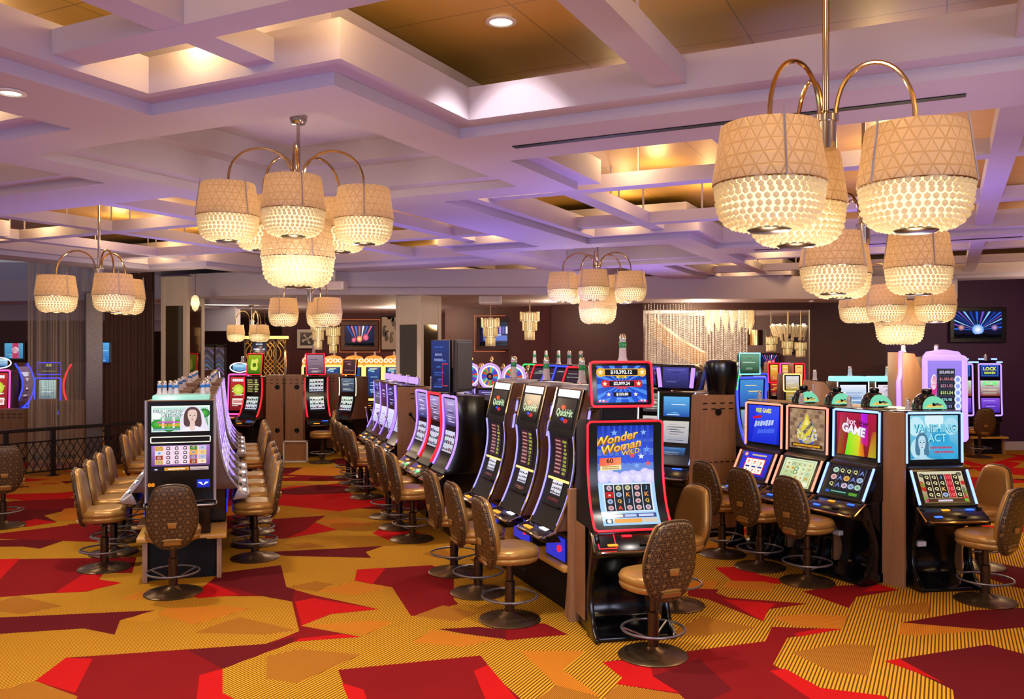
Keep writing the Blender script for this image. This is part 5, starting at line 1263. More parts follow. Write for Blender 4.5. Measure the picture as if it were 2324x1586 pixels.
# =================================================================== MACHINES AND THINGS FARTHER BACK
def bg(name, label, px, d, fx, fy, w, curve, screens, led=None, group=None, **k):
    x = (px-CX)/F*d
    return slot(name, label, x, d, fx, fy, w, curve, k.pop('kk', 1), k.pop('yb', .25), k.pop('body', 'wood_dark'), screens, led, group=group, base='box', **k)
def topper_box(art, w, h, led='led_red', lean=-6, up=.03, rnd=None):
    def f(t, W, zt, yb, fr):
        M = Matrix.Translation((0, fr.p[-1][0]+.08, zt+up+h/2)) @ Matrix.Rotation(math.radians(lean), 4, 'X')
        MB().box((0, .10+fr.p[-1][0], zt+up/2), (w*.4, .08, up+.06)).build('topper_neck', M_['black_matte'], t)
        if rnd:
            P = [(w/2*math.cos(2*PI*i/28), h/2*math.sin(2*PI*i/28)) for i in range(28)]
        else: P = [(-w/2, -h/2), (w/2, -h/2), (w/2, h/2), (-w/2, h/2)]
        p = MB().prism(P, -.03, .03, 'y', .006, M=M).build('topper', M_['black_gloss'], t)
        if led: MB().tube([M @ Vector((a*.98, -.034, b*.98)) for a, b in P], .012, 6, closed=True).build('led_frame', M_[led], p)
        if art:
            s = .70 if rnd else .88
            picture('screen', art(), flat_surf(w*s, h*s, M @ Matrix.Translation((0, -.034, 0))), p)
    return f
def art_logo(c0, c1, t1, ink, seed=0):
    return art_generic(c0, c1, ink, t1, seed, 1.2, 6, .26)
BF = [(-.36, .80), (-.28, .90), (-.18, 1.15), (-.14, 1.45), (-.16, 1.72)]
# wood backed curved pair down the aisle
def guitar():
    a = Art(.85); a.rect(0, 0, 1, 1, '3a6a10', '98b020'); a.up(); a.poly(chaikin([(.2, .3), (.3, .15), (.5, .2), (.62, .12), (.8, .3), (.7, .5), (.8, .7), (.65, .85), (.5, .7), (.3, .8), (.22, .6)], 2), 'd8e060'); a.up(); a.disc(.5, .45, .12, '4a7018', n=14); return a
bg('curved_slot_machine', 'red neon edged slot machine under a guitar topper by the wood backs', 586, 18.95, -.45, -.9, .52, BF, [(1.36, 1.68, .08, art_pay('6a7a20', 'e8f080', 6, 3)), (.98, 1.3, .08, art_reels('d8e0d0', 1, 9))], 'led_red', led_mode='sides', led_z=(.86, 1.70), led_r=.016, top=topper_box(guitar, .42, .46), lamp=(.08, 0, .5, 'lamp_clear', .16), deck=(-.5, -.35, .70, .80, .05))
bg('curved_slot_machine', 'white and red neon edged slot machine facing the aisle beside the wood backs', 712, 18.95, .55, -.85, .52, BF, [(1.36, 1.68, .08, art_reels('d8dcd0', 1, 11)), (.98, 1.3, .08, art_reels('e8ecd8', 1, 12))], 'led_red', led_mode='sides', led_z=(.86, 1.70), led_r=.016, top=topper_box(art_generic('503048', 'a08898', 'e8d0d8', None, 4, .9, 12), .42, .46), lamp=(.0, 0, .5, 'lamp_clear', .2), deck=(-.5, -.35, .70, .80, .05))
for px, lb in ((626, 'pale wood back panel behind the guitar topped machine'), (670, 'pale wood back panel with white framed foot beside the aisle')):
    x, y = (px-CX)/F*18.25, 18.25
    t = carcass(lb, x, y, .05, -1, .34, .26, 1.77, 'wood_side', .02)
    for z in (1.52, .62): MB().lathe([(.001, 0), (.05, 0), (.05, .012), (.001, .014)], 18, M=Matrix.Translation((.06, -.131, z)) @ Matrix.Rotation(PI/2, 4, 'X')).build('grommet', M_['black_matte'], t)
x, y = (672-CX)/F*17.8, 17.8
t = thing('slot_bench', 'low stand with white edging under the pale wood back panel by the aisle', 'bench', (x, y, 0), 0)
m = MB(); [m.box(c, d) for c, d in (((-.24, -.05, .22), (.03, .03, .44)), ((.24, -.05, .22), (.03, .03, .44)), ((0, -.05, .43), (.5, .03, .03)), ((0, -.05, .02), (.5, .03, .03)))]; m.build('white_edging', M_['white_plastic'], t); MB().box((0, 0, .21), (.46, .08, .42)).build('panel', M_['wood_side'], t)
# pink neon machine
def art_race(): return art_generic('7a1a20', 'c03030', 'f0e8d8', None, 8, .6, 10)().disc(.5, .62, .2, 'b8c830', 'e8f070', 20, .8).up().smear(.5, .90, .7, .1, 'f0f0f8').small(.15, .18, .85, .36, 'f0e8e0').small(.2, .22, .8, .32, 'c83030')
bg('arched_slot_machine', 'pink neon edged slot machine under a round blue white topper', 550, 20.0, -.1, -1, .48, [(-.28, .82), (-.24, 1.0), (-.20, 1.75)], [(.92, 1.68, .05, art_race)], 'led_pink', led_r=.018, top=topper_box(art_logo('2868a8', 'a8e0f8', None, 'ffffff', 1), .46, .22, 'led_white', 0, .03, True), lamp=(0, 0, .27, 'lamp_clear', .12), deck=(-.42, -.27, .74, .82, .05))
bg('dark_slot_machine', 'tall dark slot machine seen edge on beside the pink neon one', 478, 19.6, .9, .1, .5, [(-.35, .75), (-.2, 1.1), (-.12, 1.85)], [(1.1, 1.8, .06, art_generic('201828', '503858', 'c0b8d0', None, 2))], 'led_white', led_mode='sides', led_z=(1.5, 1.8))
# five gold edged machines on the rear wall, two more beside them
def art_gold(): return art_generic('162a58', '2a4a90', 'a8d8e8', None, 13, .45, 24)().smear(.5, .93, .6, .04, 'f0e8b0')
def top_arch(t, w, zt, yb, fr):
    P = [(-.27, 0), (.27, 0), (.27, .16), (.2, .24), (0, .28), (-.2, .24), (-.27, .16)]
    M = Matrix.Translation((0, -.12, zt+.0)); p = MB().prism(P, -.03, .05, 'y', .01, M=M).build('topper', M_['led_orange'], t)
    m = MB(); [m.tube([(x+.05*math.cos(2*PI*j/10), -.16, zt+.13+.05*math.sin(2*PI*j/10)) for j in range(10)], .012, 5, closed=True) for x in (-.2, -.07, .07, .2)]; m.build('scroll', M_['led_cream'], p)
for i, px in enumerate((710, 758, 806, 850, 894)):
    bg('gilded_slot_machine', f'{ords[i]} of the gilded slot machines along the rear wall, counted from the flower photograph', px, 24.6, .0, -1, .50, [(-.25, .85), (-.2, 1.0), (-.17, 1.86)], [(1.0, 1.82, .08, art_gold)], 'led_gold', led_r=.035, top=top_arch, group='gilded machines on the rear wall', lamp=(0, .05, .27, 'lamp_clear', .12), deck=(-.4, -.25, .7, .84, .05), led_z=(.9, 1.84))
bg('green_screen_slot_machine', 'slot machine with yellow green screens before the gilded row', 716, 20.6, .5, -.85, .5, BF, [(1.38, 1.68, .06, art_pay('6a7a20', 'e8f060', 5, 6)), (.95, 1.3, .06, art_reels('e0f0d0', 1, 22))], 'led_cream', led_mode='sides', top=topper_box(art_logo('c0b820', 'e8e050', None, '40300a', 2), .4, .34, 'led_gold'))
bg('green_screen_slot_machine', 'slot machine with pale green screen facing the violet topped row', 800, 19.0, -.5, -.86, .48, BF, [(1.38, 1.68, .06, art_generic('2a3040', '607088', 'c8d8d0', None, 31)), (.95, 1.3, .06, art_reels('d8f0d0', 1, 23))], 'led_cream', led_mode='sides', led_z=(1.3, 1.7), top=topper_box(art_generic('301c20', '583038', 'd0a0a0', None, 3, 1, 8), .38, .34, 'led_orange'))
for px, lb in ((732, 'pale wood back of the yellow green screened machine'), (766, 'pale wood back of the pale green screened machine')):
    carcass(lb, (px-CX)/F*19.6, 19.6, .02, -1, .29, .3, 1.76, 'wood_side', .03)
# wheel topped machines
def top_wheel(t, w, zt, yb, fr):
    M = Matrix.Translation((0, -.03, zt+.17)); p = MB().prism([(.20*math.cos(2*PI*i/28), .20*math.sin(2*PI*i/28)) for i in range(28)], -.025, .035, 'y', .006, M=M).build('wheel_housing', M_['brass'], t)
    picture('wheel', art_wheel(), flat_surf(.34, .34, M @ Matrix.Translation((0, -.03, 0))), p)
    MB().tube([(.19*math.cos(2*PI*i/30), -.06, zt+.17+.19*math.sin(2*PI*i/30)) for i in range(30)], .014, 6, closed=True).build('led_ring', M_['led_lilac'], p)
    m = MB(); [m.lathe([(.001, 0), (.025, 0), (.03, .04), (.02, .09), (.001, .11)], 10, c=(x, 0, zt+z)) for x, z in ((-.2, .26), (.2, .26), (0, .37))]; m.box((-.21, 0, zt+.13), (.03, .05, .28)).box((.21, 0, zt+.13), (.03, .05, .28)).build('crown', M_['brass'], t)
for i, px in enumerate((1170, 1116, 1070)):
    bg('wheel_slot_machine', ['wheel topped slot machine nearest the green lamped heads', 'wheel topped slot machine in the middle of its three', 'wheel topped slot machine half hidden by the double display'][i], px, [12.75, 13.35, 13.95][i], -.45, -.9, .46, [(-.33, .8), (-.2, 1.0), (-.14, 1.3), (-.12, 1.72)], [(1.35, 1.68, .07, art_generic('1a1a3a', '584888', 'd0c8f0', None, 40+i)), (.95, 1.3, .08, art_reels('e0e0f0', 1, 33))], 'led_violet', led_mode='sides', top=top_wheel, group='wheel topped slot machines')
for i, (px, lc) in enumerate(((1208, 'led_green'), (1234, 'led_red'), (1262, 'led_blue'), (1286, 'led_blue'), (1312, 'led_red'))):
    bg('hooded_slot_machine', ['green', 'first red', 'first blue', 'second blue', 'second red'][i]+' neon edged leaning slot head behind the three chrome machines', px, 15.6-.6*i, -.85, -.53, .46, [(-.4, .8), (-.28, 1.0), (-.22, 1.55), (-.02, 2.06)], [(1.66, 1.98, .05, art_generic('141018', '3a2a38', 'c0c8c0', None, 50+i, .8, 8)), (1.05, 1.5, .06, art_generic('201428', '4a3858', 'c8b8d0', None, 60+i))], lc, led_z=(1.6, 2.03), led_r=.014, group='hooded slot machines', lamp=(.0, .05, -.01, 'lamp_green', .22), body='black_gloss')
# blue machines behind the red framed one
CF = [(-.36, .80), (-.24, 1.0), (-.17, 1.25), (-.15, 1.74)]
def top_hood(led):
    def f(t, w, zt, yb, fr):
        P = [(-.26, 0), (.26, 0), (.32, .26), (.22, .34), (-.22, .34), (-.32, .26)]
        p = MB().prism(P, -.18, .14, 'y', .01, M=Matrix.Translation((0, 0, zt+.02))).build('topper', M_['black_gloss'], t)
        picture('screen', art_generic('20204a', '4a48a0', '8a90d0', None, 71, 1.2, 8)(), flat_surf(.36, .27, Matrix.Translation((0, -.184, zt+.19))), p)
        m = MB(); [m.tube([(sx*.215, -.19, zt+.06), (sx*.245, -.19, zt+.32)], .028, 6) for sx in (-1, 1)]; m.build('led_strip', M_[led], p)
    return f
bg('hooded_slot_machine', 'blue lit chrome slot machine with curved violet hood beside the wood end panel', 1546, 11.6, -.55, -.84, .52, CF, [(1.42, 1.68, .08, art_generic('2050a8', '60b0e8', 'e0f0ff', None, 5, 1, 6, .14)), (1.08, 1.36, .08, art_generic('a0a0b0', 'd0c8c0', '404858', None, 6, 1, 16)), (.92, 1.02, .1, art_generic('202838', '3a70b0', 'c0d8f0', None, 7, 3, 5))], 'led_ice', led_mode='sides', led_r=.009, top=top_hood('led_violet'), edge='chrome', deck=(-.52, -.34, .66, .80, .12), btn=('button_white', 'button_blue'))
bg('hooded_slot_machine', 'second hooded slot machine with a red lit edge, mostly hidden by the jackpot topper', 1497, 12.5, -.55, -.84, .52, CF, [(1.42, 1.68, .08, art_generic('403840', '807870', 'c0b8a8', None, 8)), (1.08, 1.36, .08, art_generic('a0a0b0', 'd0c8c0', '404858', None, 9))], 'led_white', led_mode='sides', led_r=.008, top=top_hood('led_red'), edge='chrome', deck=(-.5, -.34, .70, .80, .05))
x, y = (1618-CX)/F*10.85, 10.85
t = carcass('tall tapering brown wood end panel with a round hole behind the slant machine stools', x, y, .30, -.95, .46, .24, 1.74, 'wood_end', .06)
MB().lathe([(.001, 0), (.042, 0), (.042, .012), (.001, .014)], 18, M=Matrix.Translation((0, -.124, 1.53)) @ Matrix.Rotation(PI/2, 4, 'X')).build('grommet', M_['black_matte'], t)
m = MB(); [m.box((-.2+.08*i, -.142, .92), (.045, .012, .01)) for i in range(6)]; m.build('vent_slots', M_['black_matte'], t)
x, y = (1638-CX)/F*10.9, 10.9
t = thing('hood_back', 'glossy black rounded hood back standing on the tapering wood panel', 'topper', (x, y, 1.74))
MB().loft([[(r*math.cos(a)*1.0, r*.7*math.sin(a), z) for a in [2*PI*i/24 for i in range(24)]] for r, z in ((.17, 0), (.20, .2), (.22, .34), (.21, .40), (.15, .43))]).build('shell', M_['black_gloss'], t)
MB().tube([(.2, .05, .05), (.225, .05, .3)], .012, 6).build('led_strip', M_['led_green'], t)
bg('curved_slot_machine', 'tall blue and white lit curved slot machine right behind the tapering wood panel', 1690, 12.4, .38, -.92, .50, [(-.42, .95), (-.30, 1.02), (-.20, 1.25), (-.14, 1.6), (-.16, 1.92)], [(1.5, 1.88, .05, art_generic('2858a8', '4890d8', 'f0e080', None, 15, .9, 14)), (1.12, 1.46, .05, art_generic('28508a', '88a8c8', 'f0f0f0', None, 16, .9, 22)), (1.0, 1.07, .06, art_generic('a03060', 'c0a0d0', 'f0f0ff', None, 17, 3, 5))], 'led_blue', led_r=.016, top=topper_box(art_generic('103820', '70a080', 'e8f0e0', None, 18, .8, 5, .5), .36, .30, 'led_teal', 0), zbase=.0, body='grey_metal')
# lounge machines beyond the opening
for px, y0, lc, c0, c1, lb, d, zt in ((1717, 850, 'led_blue', '2848c0', 'b8d0f8', 'small blue neon slot machine in front of the lounge opening', 18.8, 1.80), (1792, 850, 'led_gold', 'c0a040', 'd8d8e8', 'yellow neon edged slot machine in front of the lounge opening', 18.6, 1.80), (1752, 838, 'led_red', 'c02020', 'f8d050', 'first red framed slot machine inside the lounge', 23.5, 1.95), (1779, 838, 'led_pink', 'c02060', 'f8d050', 'pink framed slot machine inside the lounge between two red ones', 23.5, 1.95), (1808, 838, 'led_red', 'c02020', 'f8e070', 'second red framed slot machine inside the lounge, by the brown wall', 23.0, 1.95)):
    bg('lounge_slot_machine', lb, px, d, 0, -1, .38 if d < 20 else .30, [(-.25, .85), (-.2, 1.05), (-.17, zt)], [(1.45, zt-.06, .05, art_generic(c0, c1, 'f8f0d0', None, px, 1.1, 8)), (1.05, 1.4, .05, art_generic('201830', c0, c1, None, px+1))], lc, led_z=(1.42, zt-.02), led_r=.016)
# machines along the purple wall
def topc(t, w, zt, yb, fr): MB().prism([(-.22, zt-.005), (.18, zt-.005), (.16, zt+.07), (-.16, zt+.07)], -w/2, w/2, 'x', .012).build('top_light', M_['led_teal'], t)
TF = [(-.33, .82), (-.2, 1.0), (-.17, 1.80)]
bg('teal_topped_slot_machine', 'teal capped slot machine nearer the dark brown wall', 1925, 14.0, .05, -1, .52, TF, [(1.42, 1.74, .05, art_generic('5a90c8', 'e8f0f8', '2a60b0', None, 81, 1.3, 12)), (1.0, 1.36, .05, art_reels('e8e8f8', 1, 51))], 'led_white', led_mode='sides', led_r=.008, top=topc, lamp=(.03, 0, .07, 'lamp_clear', .16), group='teal capped slot machines')
bg('teal_topped_slot_machine', 'teal capped slot machine half hidden by the tall violet strip', 2010, 14.0, .05, -1, .52, TF, [(1.42, 1.74, .05, art_generic('a090b8', 'f0e0e8', '3a50a0', None, 82, 1.3, 12)), (1.0, 1.36, .05, art_reels('f0e8f0', 1, 52))], 'led_white', led_mode='sides', led_r=.008, top=topc, lamp=(.03, 0, .07, 'lamp_clear', .16), group='teal capped slot machines')
x = (1866-CX)/F*14.2; t = thing('slot_machine_back', 'brown wood side of a slot machine with slanted top before the brown wall', 'slot machine', (x-.1, 14.2, 0)); MB().prism([(-.13, 0), (.17, 0), (.17, 1.6), (.05, 1.78), (-.13, 1.80)], -.25, .25, 'y', .005).build('cabinet', M_['wood_side'], t); signal_lamp(t, -.02, 0, 1.80, 'lamp_clear', .17); MB().box((-.14, -.256, 1.2), (.02, .01, 1.1)).build('edge_trim', M_['silver_plastic'], t)
x = (2050-CX)/F*12.6; t = thing('tall_slot_machine', 'tall brown slot machine back with glowing violet front edge near the purple wall', 'slot machine', (x, 12.6, 0)); MB().prism([(-.12, 0), (.15, 0), (.15, 2.0), (.05, 2.24), (-.12, 2.26)], -.25, .25, 'y', .005).build('cabinet', M_['wood_side'], t)
P = [(-.16, -.2, .9), (-.15, -.2, 1.3), (-.155, -.2, 1.85), (-.13, -.2, 1.95), (-.12, -.2, 2.28)]; MB().tube(P, .035, 8).build('led_strip', M_['led_violet'], t); signal_lamp(t, 0, 0, 2.26, 'lamp_clear', .12)
def art_lady():
    a = Art(.5); a.rect(0, 0, 1, 1, '6a5ac8', 'a088f0'); a.up(); a.small(.28, .16, .78, .88, '2a3048'); a.up()
    for i, (tx, c) in enumerate((('$50,000.00', 'd8d0e8'), ('$1,055.85', 'd08090'), ('$221.52', 'd090b0'), ('$151.54', 'd0e890'), ('$76.98', '90d0e0'), ('$25.93', '9090d8'), ('$11.47', 'd0d8e0'))):
        a.small(.33, .80-.088*i, .76, .865-.088*i, '12141c'); a.up(); a.text(tx, .55, .832-.088*i, .045, c, maxw=.2, bold=.02); a.l -= 1
    a.poly(chaikin([(.10, .12), (.14, .5), (.08, .6), (.18, .8), (.27, .78), (.28, .6), (.24, .48), (.34, .1)], 2), 'd8308a'); a.poly(chaikin([(.14, .60), (.10, .72), (.18, .82), (.28, .78), (.26, .62)], 2), 'f4e8f0')
    for i in range(6): a.disc(.86, .74-.085*i, .05, 'e8f0ff', 'b8d0ff', 14)
    a.up()
    for i in range(6): a.disc(.86, .74-.085*i, .028, '8aa0f0', n=12)
    return a
t = bg('tall_slot_machine', 'tall arched violet slot machine with a jackpot ladder and a lady in pink', 2131, 12.6, -.1, -1, .56, [(-.25, 1.0), (-.22, 1.2), (-.2, 2.2)], [(1.06, 2.16, .035, art_lady)], 'led_lilac', led_r=.04, led_z=(1.03, 2.18), lamp=(-.02, .05, .05, 'lamp_clear', .12), top=lambda t, w, zt, yb, fr: MB().prism([(-.27, zt-.02), (.27, zt-.02), (.2, zt+.07), (0, zt+.1), (-.2, zt+.07)], -.2, -.05, 'y', .01).build('arch', M_['led_lilac'], t))
def art_lock(): a = Art(1.35); a.rect(0, 0, 1, 1, '0c2068', '1838a0'); a.up(); a.frame(.06, .08, .94, .92, .03, '3a80d8'); a.up(); a.text('LOCK', .5, .66, .28, 'e8e860', bold=.04); a.smear(.5, .33, .62, .22, 'c8d850'); return a
def top_spark(t, w, zt, yb, fr):
    m = MB(); [m.box((x, -.1, zt+.02+z), (.12, .05, .035), .008) for x, z in ((-.26, .0), (-.14, .07), (.14, .07), (.26, .0))]; m.build('top_light', M_['led_ice'], t); MB().prism([(-.28, zt-.01), (.28, zt-.01), (.2, zt+.06), (-.2, zt+.06)], -.08, .08, 'y').build('top_cap', M_['black_gloss'], t)
for i, px in enumerate((2236, 2172)):
    t = bg('violet_edged_slot_machine', ['violet edged slot machine with a lock sign, alone on the purple wall', 'violet edged slot machine partly behind the tall jackpot ladder machine'][i], px, 19.3-.0*i, -.02, -1, .50, [(-.28, .70), (-.22, .9), (-.18, 2.0)], [(1.70, 1.97, .05, art_lock), (1.28, 1.62, .04, art_generic('801818', 'd0d8d0', 'f8e8d0', '$127,186', 91, 1.7, 8, .3, '40ff60')), (.92, 1.24, .05, art_generic('3a20a0', '8a50e0', 'd0c8ff', None, 92, 1.7, 6, .2))], 'led_lilac', led_r=.018, led_z=(.86, 1.98), top=top_spark, lamp=(0, 0, .06, 'lamp_clear', .14), zbase=.4)
stand('low dark bench with pale edge under the lock sign machine', (2240-CX)/F*19.2, 19.3, 0, -1, .72, .36, .39)
bg('blue_slot_machine', 'narrow blue lit slot machine glimpsed beside the tall brown machine back', 2073, 19.4, .1, -1, .40, [(-.28, .8), (-.2, 1.0), (-.18, 2.05)], [(1.2, 2.0, .04, art_generic('1a3088', '30a0d0', 'c0e8e0', None, 95, .5, 14))], 'led_violet', led_r=.014, top=topc)
# beyond the railing
bg('arched_slot_machine', 'pink neon slot machine at the picture edge beyond the railing', 4, 19.6, .15, -1, .52, [(-.28, .82), (-.24, 1.0), (-.2, 1.85)], [(.92, 1.78, .05, art_race)], 'led_pink', led_r=.02, top=topper_box(art_logo('2868a8', 'c8e8f8', None, '203040', 1), .52, .24, 'led_white', 0, .03, True))
bg('blue_neon_slot_machine', 'blue neon framed slot machine with an upper sign seen through the sheer curtain', 116, 20.2, .1, -1, .58, [(-.32, .8), (-.2, 1.0), (-.17, 1.66)], [(.98, 1.60, .10, art_generic('3a6a88', 'c0e8e0', 'f0f8ff', None, 97, .7, 18))], 'led_blue', led_r=.018, top=topper_box(art_logo('101838', '202850', '50', 'e8e050', 3), .52, .28, 'led_blue', 0, .06))
def arc_machine(px, d, label, led, sg):
    x = (px-CX)/F*d; t = thing('arched_slot_machine', label, 'slot machine', (x, d, 0), sg*PI/2)
    fr = Front([(-.10, .90), (-.30, 1.08), (-.42, 1.42), (-.38, 1.72), (-.22, 2.0)], 2)
    MB().prism(list(fr.p)+[(.2, 1.95), (.2, .86)], -.25, .25, 'x', .006).box((0, 0, .43), (.44, .4, .86)).build('cabinet', M_['wood_dark'], t)
    sf = fr.surf(.5, .87, 1.97, .004)
    for a in (0, 1): MB().tube([sf(a, i/14, .01) for i in range(15)], .02, 6).build('led_strip', M_[led], t)
    picture('screen', art_generic('301828', '806080', 'd8d0e0', None, px)(), fr.surf(.42, 1.0, 1.9, .006), t)
arc_machine(200, 19.4, 'slot machine edge on with a bowed red neon line beside the mosaic pillar', 'led_red', -1)
arc_machine(24, 20.4, 'slot machine edge on with a bowed blue neon line beyond the railing', 'led_blue', 1)
bg('blue_neon_slot_machine', 'small blue lit slot machine between the pink one and the bowed blue line', 50, 22.5, .2, -1, .5, [(-.3, .8), (-.2, 1.0), (-.18, 1.7)], [(1.1, 1.64, .05, art_generic('2030a0', 'b0c0f8', 'f0f0ff', None, 99))], 'led_blue', led_r=.016)
for px, d, w, h, lb in ((38, 18.0, .52, 1.08, 'low brown wood cabinet beyond the railing, nearest the picture edge'), (100, 18.3, .34, 1.26, 'taller brown wood cabinet beyond the railing before the blue neon machine'), (163, 18.6, .36, 1.22, 'brown wood cabinet under the bowed red neon line')):
    carcass(lb, (px-CX)/F*d, d, 0, -1, w, .4, h, 'wood_side', .02)
t = thing('slot_machine_back', 'black slot machine base with white edge cut off by the picture side', 'slot machine', (-7.30, 12.0, 0), .5); MB().prism([(-.25, 0), (.25, 0), (.16, .5), (.1, .75), (-.25, .78)], -.2, .2, 'y', .01).build('base', M_['black_gloss'], t); MB().tube([(.26, -.21, 0), (.17, -.21, .5), (.11, -.21, .75)], .014, 6).build('edge_trim', M_['white_plastic'], t)
# ---- wall screens and pictures
def framed(name, label, cat, px, py, d, w, h, art, frame, bw, mat='screen_image', rz=0, glow_edge=None):
    c = dp(px, py, d); t = thing(name, label, cat, tuple(c), rz)
    m = MB(); [m.box(q, s, .006) for q, s in (((0, 0, h/2+bw/2), (w+2*bw, .07, bw)), ((0, 0, -h/2-bw/2), (w+2*bw, .07, bw)), ((-w/2-bw/2, 0, 0), (bw, .07, h)), ((w/2+bw/2, 0, 0), (bw, .07, h)))]; m.build('frame', M_[frame], t)
    MB().box((0, .015, 0), (w+.01, .04, h+.01)).build('backing', M_['black_matte'], t)
    picture('picture' if mat == 'printed_art' else 'screen', art(), flat_surf(w*.985, h*.98, Matrix.Translation((0, -.008, 0))), t, mat)
    if glow_edge:
        q = w/2+bw+.05; z = h/2+bw+.05; MB().tube([(-q, .03, z), (q, .03, z), (q, .03, -z), (-q, .03, -z)], .011, 6, closed=True).build('light_edge', M_[glow_edge], t)
    return t
framed('wall_television', 'wide television with a blue white stage picture on the purple wall', 'television', 2219, 737, 19.88, 1.10, .62, art_stage(2), 'frame_black', .09)
framed('wall_television', 'television with a red and blue stage picture in copper frame on the rear wall', 'television', 816, 762, 25.85, .86, .62, art_stage(1), 'frame_copper', .12, glow_edge='led_copper')
framed('wall_television', 'television with a lilac stage picture in a copper frame behind a crystal pendant', 'television', 1124, 757, 22.35, .78, .62, art_stage(3), 'frame_copper', .10, rz=-.1, glow_edge='led_copper')
framed('wall_television', 'small television glowing red and blue deep inside the lounge', 'television', 1746, 818, 28.85, .58, .40, art_stage(1), 'frame_copper', .05)
framed('wall_television', 'television with a figure in red before blue stripes beyond the railing', 'television', 32, 796, 25.8, .56, .46, (lambda: art_generic('3a78a8', '5aa0c8', 'c8d8e8', None, 4, 1.2, 10)().small(.42, 0, .75, 1, 'c03858').disc(.58, .55, .22, 'e8d0d8')), 'frame_black', .05)
framed('wall_television', 'narrow blue screen between the mosaic pillar and the brown curtain', 'television', 238, 800, 17.35, .20, .40, art_generic('2a60b0', '58a8e0', 'a0d0f8', None, 5, .5, 6), 'frame_black', .02)
framed('framed_photograph', 'white framed photograph of a pale flower on the rear wall', 'picture', 697, 769, 25.85, .40, .38, (lambda: Art(1.05).rect(0, 0, 1, 1, '3a3838', '6a6460').up().disc(.5, .5, .12, 'e0d8c8').poly([(.5, .5), (.2, .8), (.35, .9)], 'd8d0c4').poly([(.5, .5), (.85, .85), (.9, .6)], 'e4dcd0').poly([(.5, .5), (.8, .15), (.6, .1)], 'cfc8bc').poly([(.5, .5), (.15, .2), (.1, .45)], 'd8d0c4')), 'white_plastic', .09, 'printed_art')
def art_swirl():
    a = Art(.5); a.rect(0, 0, 1, 1, 'a8988c', 'b8a89c'); a.up(); r = random.Random(2)
    for k in range(10): x, y = r.random(), r.random(); a.poly(chaikin([(x, y), (x+.25, y+.1), (x+.1, y+.3), (x+.3, y+.35), (x+.02, y+.4), (x-.08, y+.15)], 2), r.choice(['4a403c', '6a5c54', '857468']))
    return a
framed('framed_print', 'tall grey abstract print on the rear wall beside the clad column', 'picture', 883, 756, 25.85, .44, .98, art_swirl, 'frame_black', .015, 'printed_art')
framed('framed_print', 'small framed print deep inside the lounge above the red slot machines', 'picture', 1791, 782, 28.85, .26, .50, art_swirl, 'frame_black', .03, 'printed_art')
# ---- gold lattice screen and its sign
c = dp(602, 850, 23.0); t = thing('gold_lattice_screen', 'gold screen of overlapping curved bars beyond the pink neon machine', 'screen', (c.x, c.y, 0))
w, h = 1.06, 2.56
m = MB(); [m.box(q, s) for q, s in (((-w/2, 0, h/2), (.05, .05, h)), ((w/2, 0, h/2), (.05, .05, h)), ((0, 0, h-.02), (w, .05, .05)), ((.28, 0, h/2), (.06, .05, h)))]; m.build('frame', M_['brass'], t)
m = MB()
for i in range(9):
    for j in range(3):
        x0 = -w/2+.12*i
        for sg in (-1, 1):
            P = [(min(max(x0+sg*(.22*math.sin(PI*k/10)), -w/2), w/2), .012*sg, .5+.68*j+.068*k) for k in range(11)]; m.tube(P, .013, 5)
m.build('curved_bars', M_['gold_bar'], t)
MB().box((0, .35, 1.25), (w, .02, 2.5)).build('lit_back_panel', M_['maroon_dark'], t)
MB().box((0, .1, h+.06), (w+.1, .1, .08)).build('top_light', M_['led_gold'], t)
c = dp(589, 787, 21.5); t = thing('hanging_sign', 'small dark sign with white lettering hung before the gold lattice screen', 'sign', tuple(c))
MB().box((0, 0, 0), (.36, .03, .28), .004).build('board', M_['frame_black'], t); MB().cyl((-.13, 0, .14), (-.13, 0, ZB-c.z), .005, 5).cyl((.13, 0, .14), (.13, 0, ZB-c.z), .005, 5).build('hanger_rod', M_['bronze'], t)
picture('lettering', Art(1.3).rect(0, 0, 1, 1, '1a1a2c').up().smear(.5, .74, .5, .14, 'c0c4d8').text('&', .5, .52, .10, 'a0a4b8').smear(.5, .28, .8, .15, 'd8dcf0'), flat_surf(.35, .27, Matrix.Translation((0, -.017, 0))), t)
# dark doorway furniture beside the stone column
for px, d, lb in ((470, 22.0, 'dark arched glass panel with painted violet reflections beside the stone column'), (497, 23.5, 'second darker glass panel beside the arched one')):
    c = dp(px, 840, d); t = thing('glass_partition', lb, 'partition', (c.x, c.y, 0)); w_ = .40 if px < 480 else .34
    m = MB(); [m.box(q, s) for q, s in (((-w_/2, 0, 1.2), (.04, .06, 2.4)), ((w_/2, 0, 1.2), (.04, .06, 2.4)), ((0, 0, 2.4), (w_+.04, .06, .06)))]; m.build('frame', M_['bronze_dark'], t)
    a = Art(.17); a.rect(0, 0, 1, 1, '1a1216', '4a3a30'); a.up()
    for k in range(9): a.poly([(0, .55+.05*k), (.5, .60+.05*k), (1, .52+.05*k), (1, .54+.05*k), (.5, .625+.05*k), (0, .575+.05*k)], ['3a4870', '5a5068', '2a2a40', '705aa0', '486078'][k % 5])  # reflection bands painted into the glass picture
    picture('glass', a, flat_surf(w_-.04, 2.34, Matrix.Translation((0, 0, 1.19))), t)
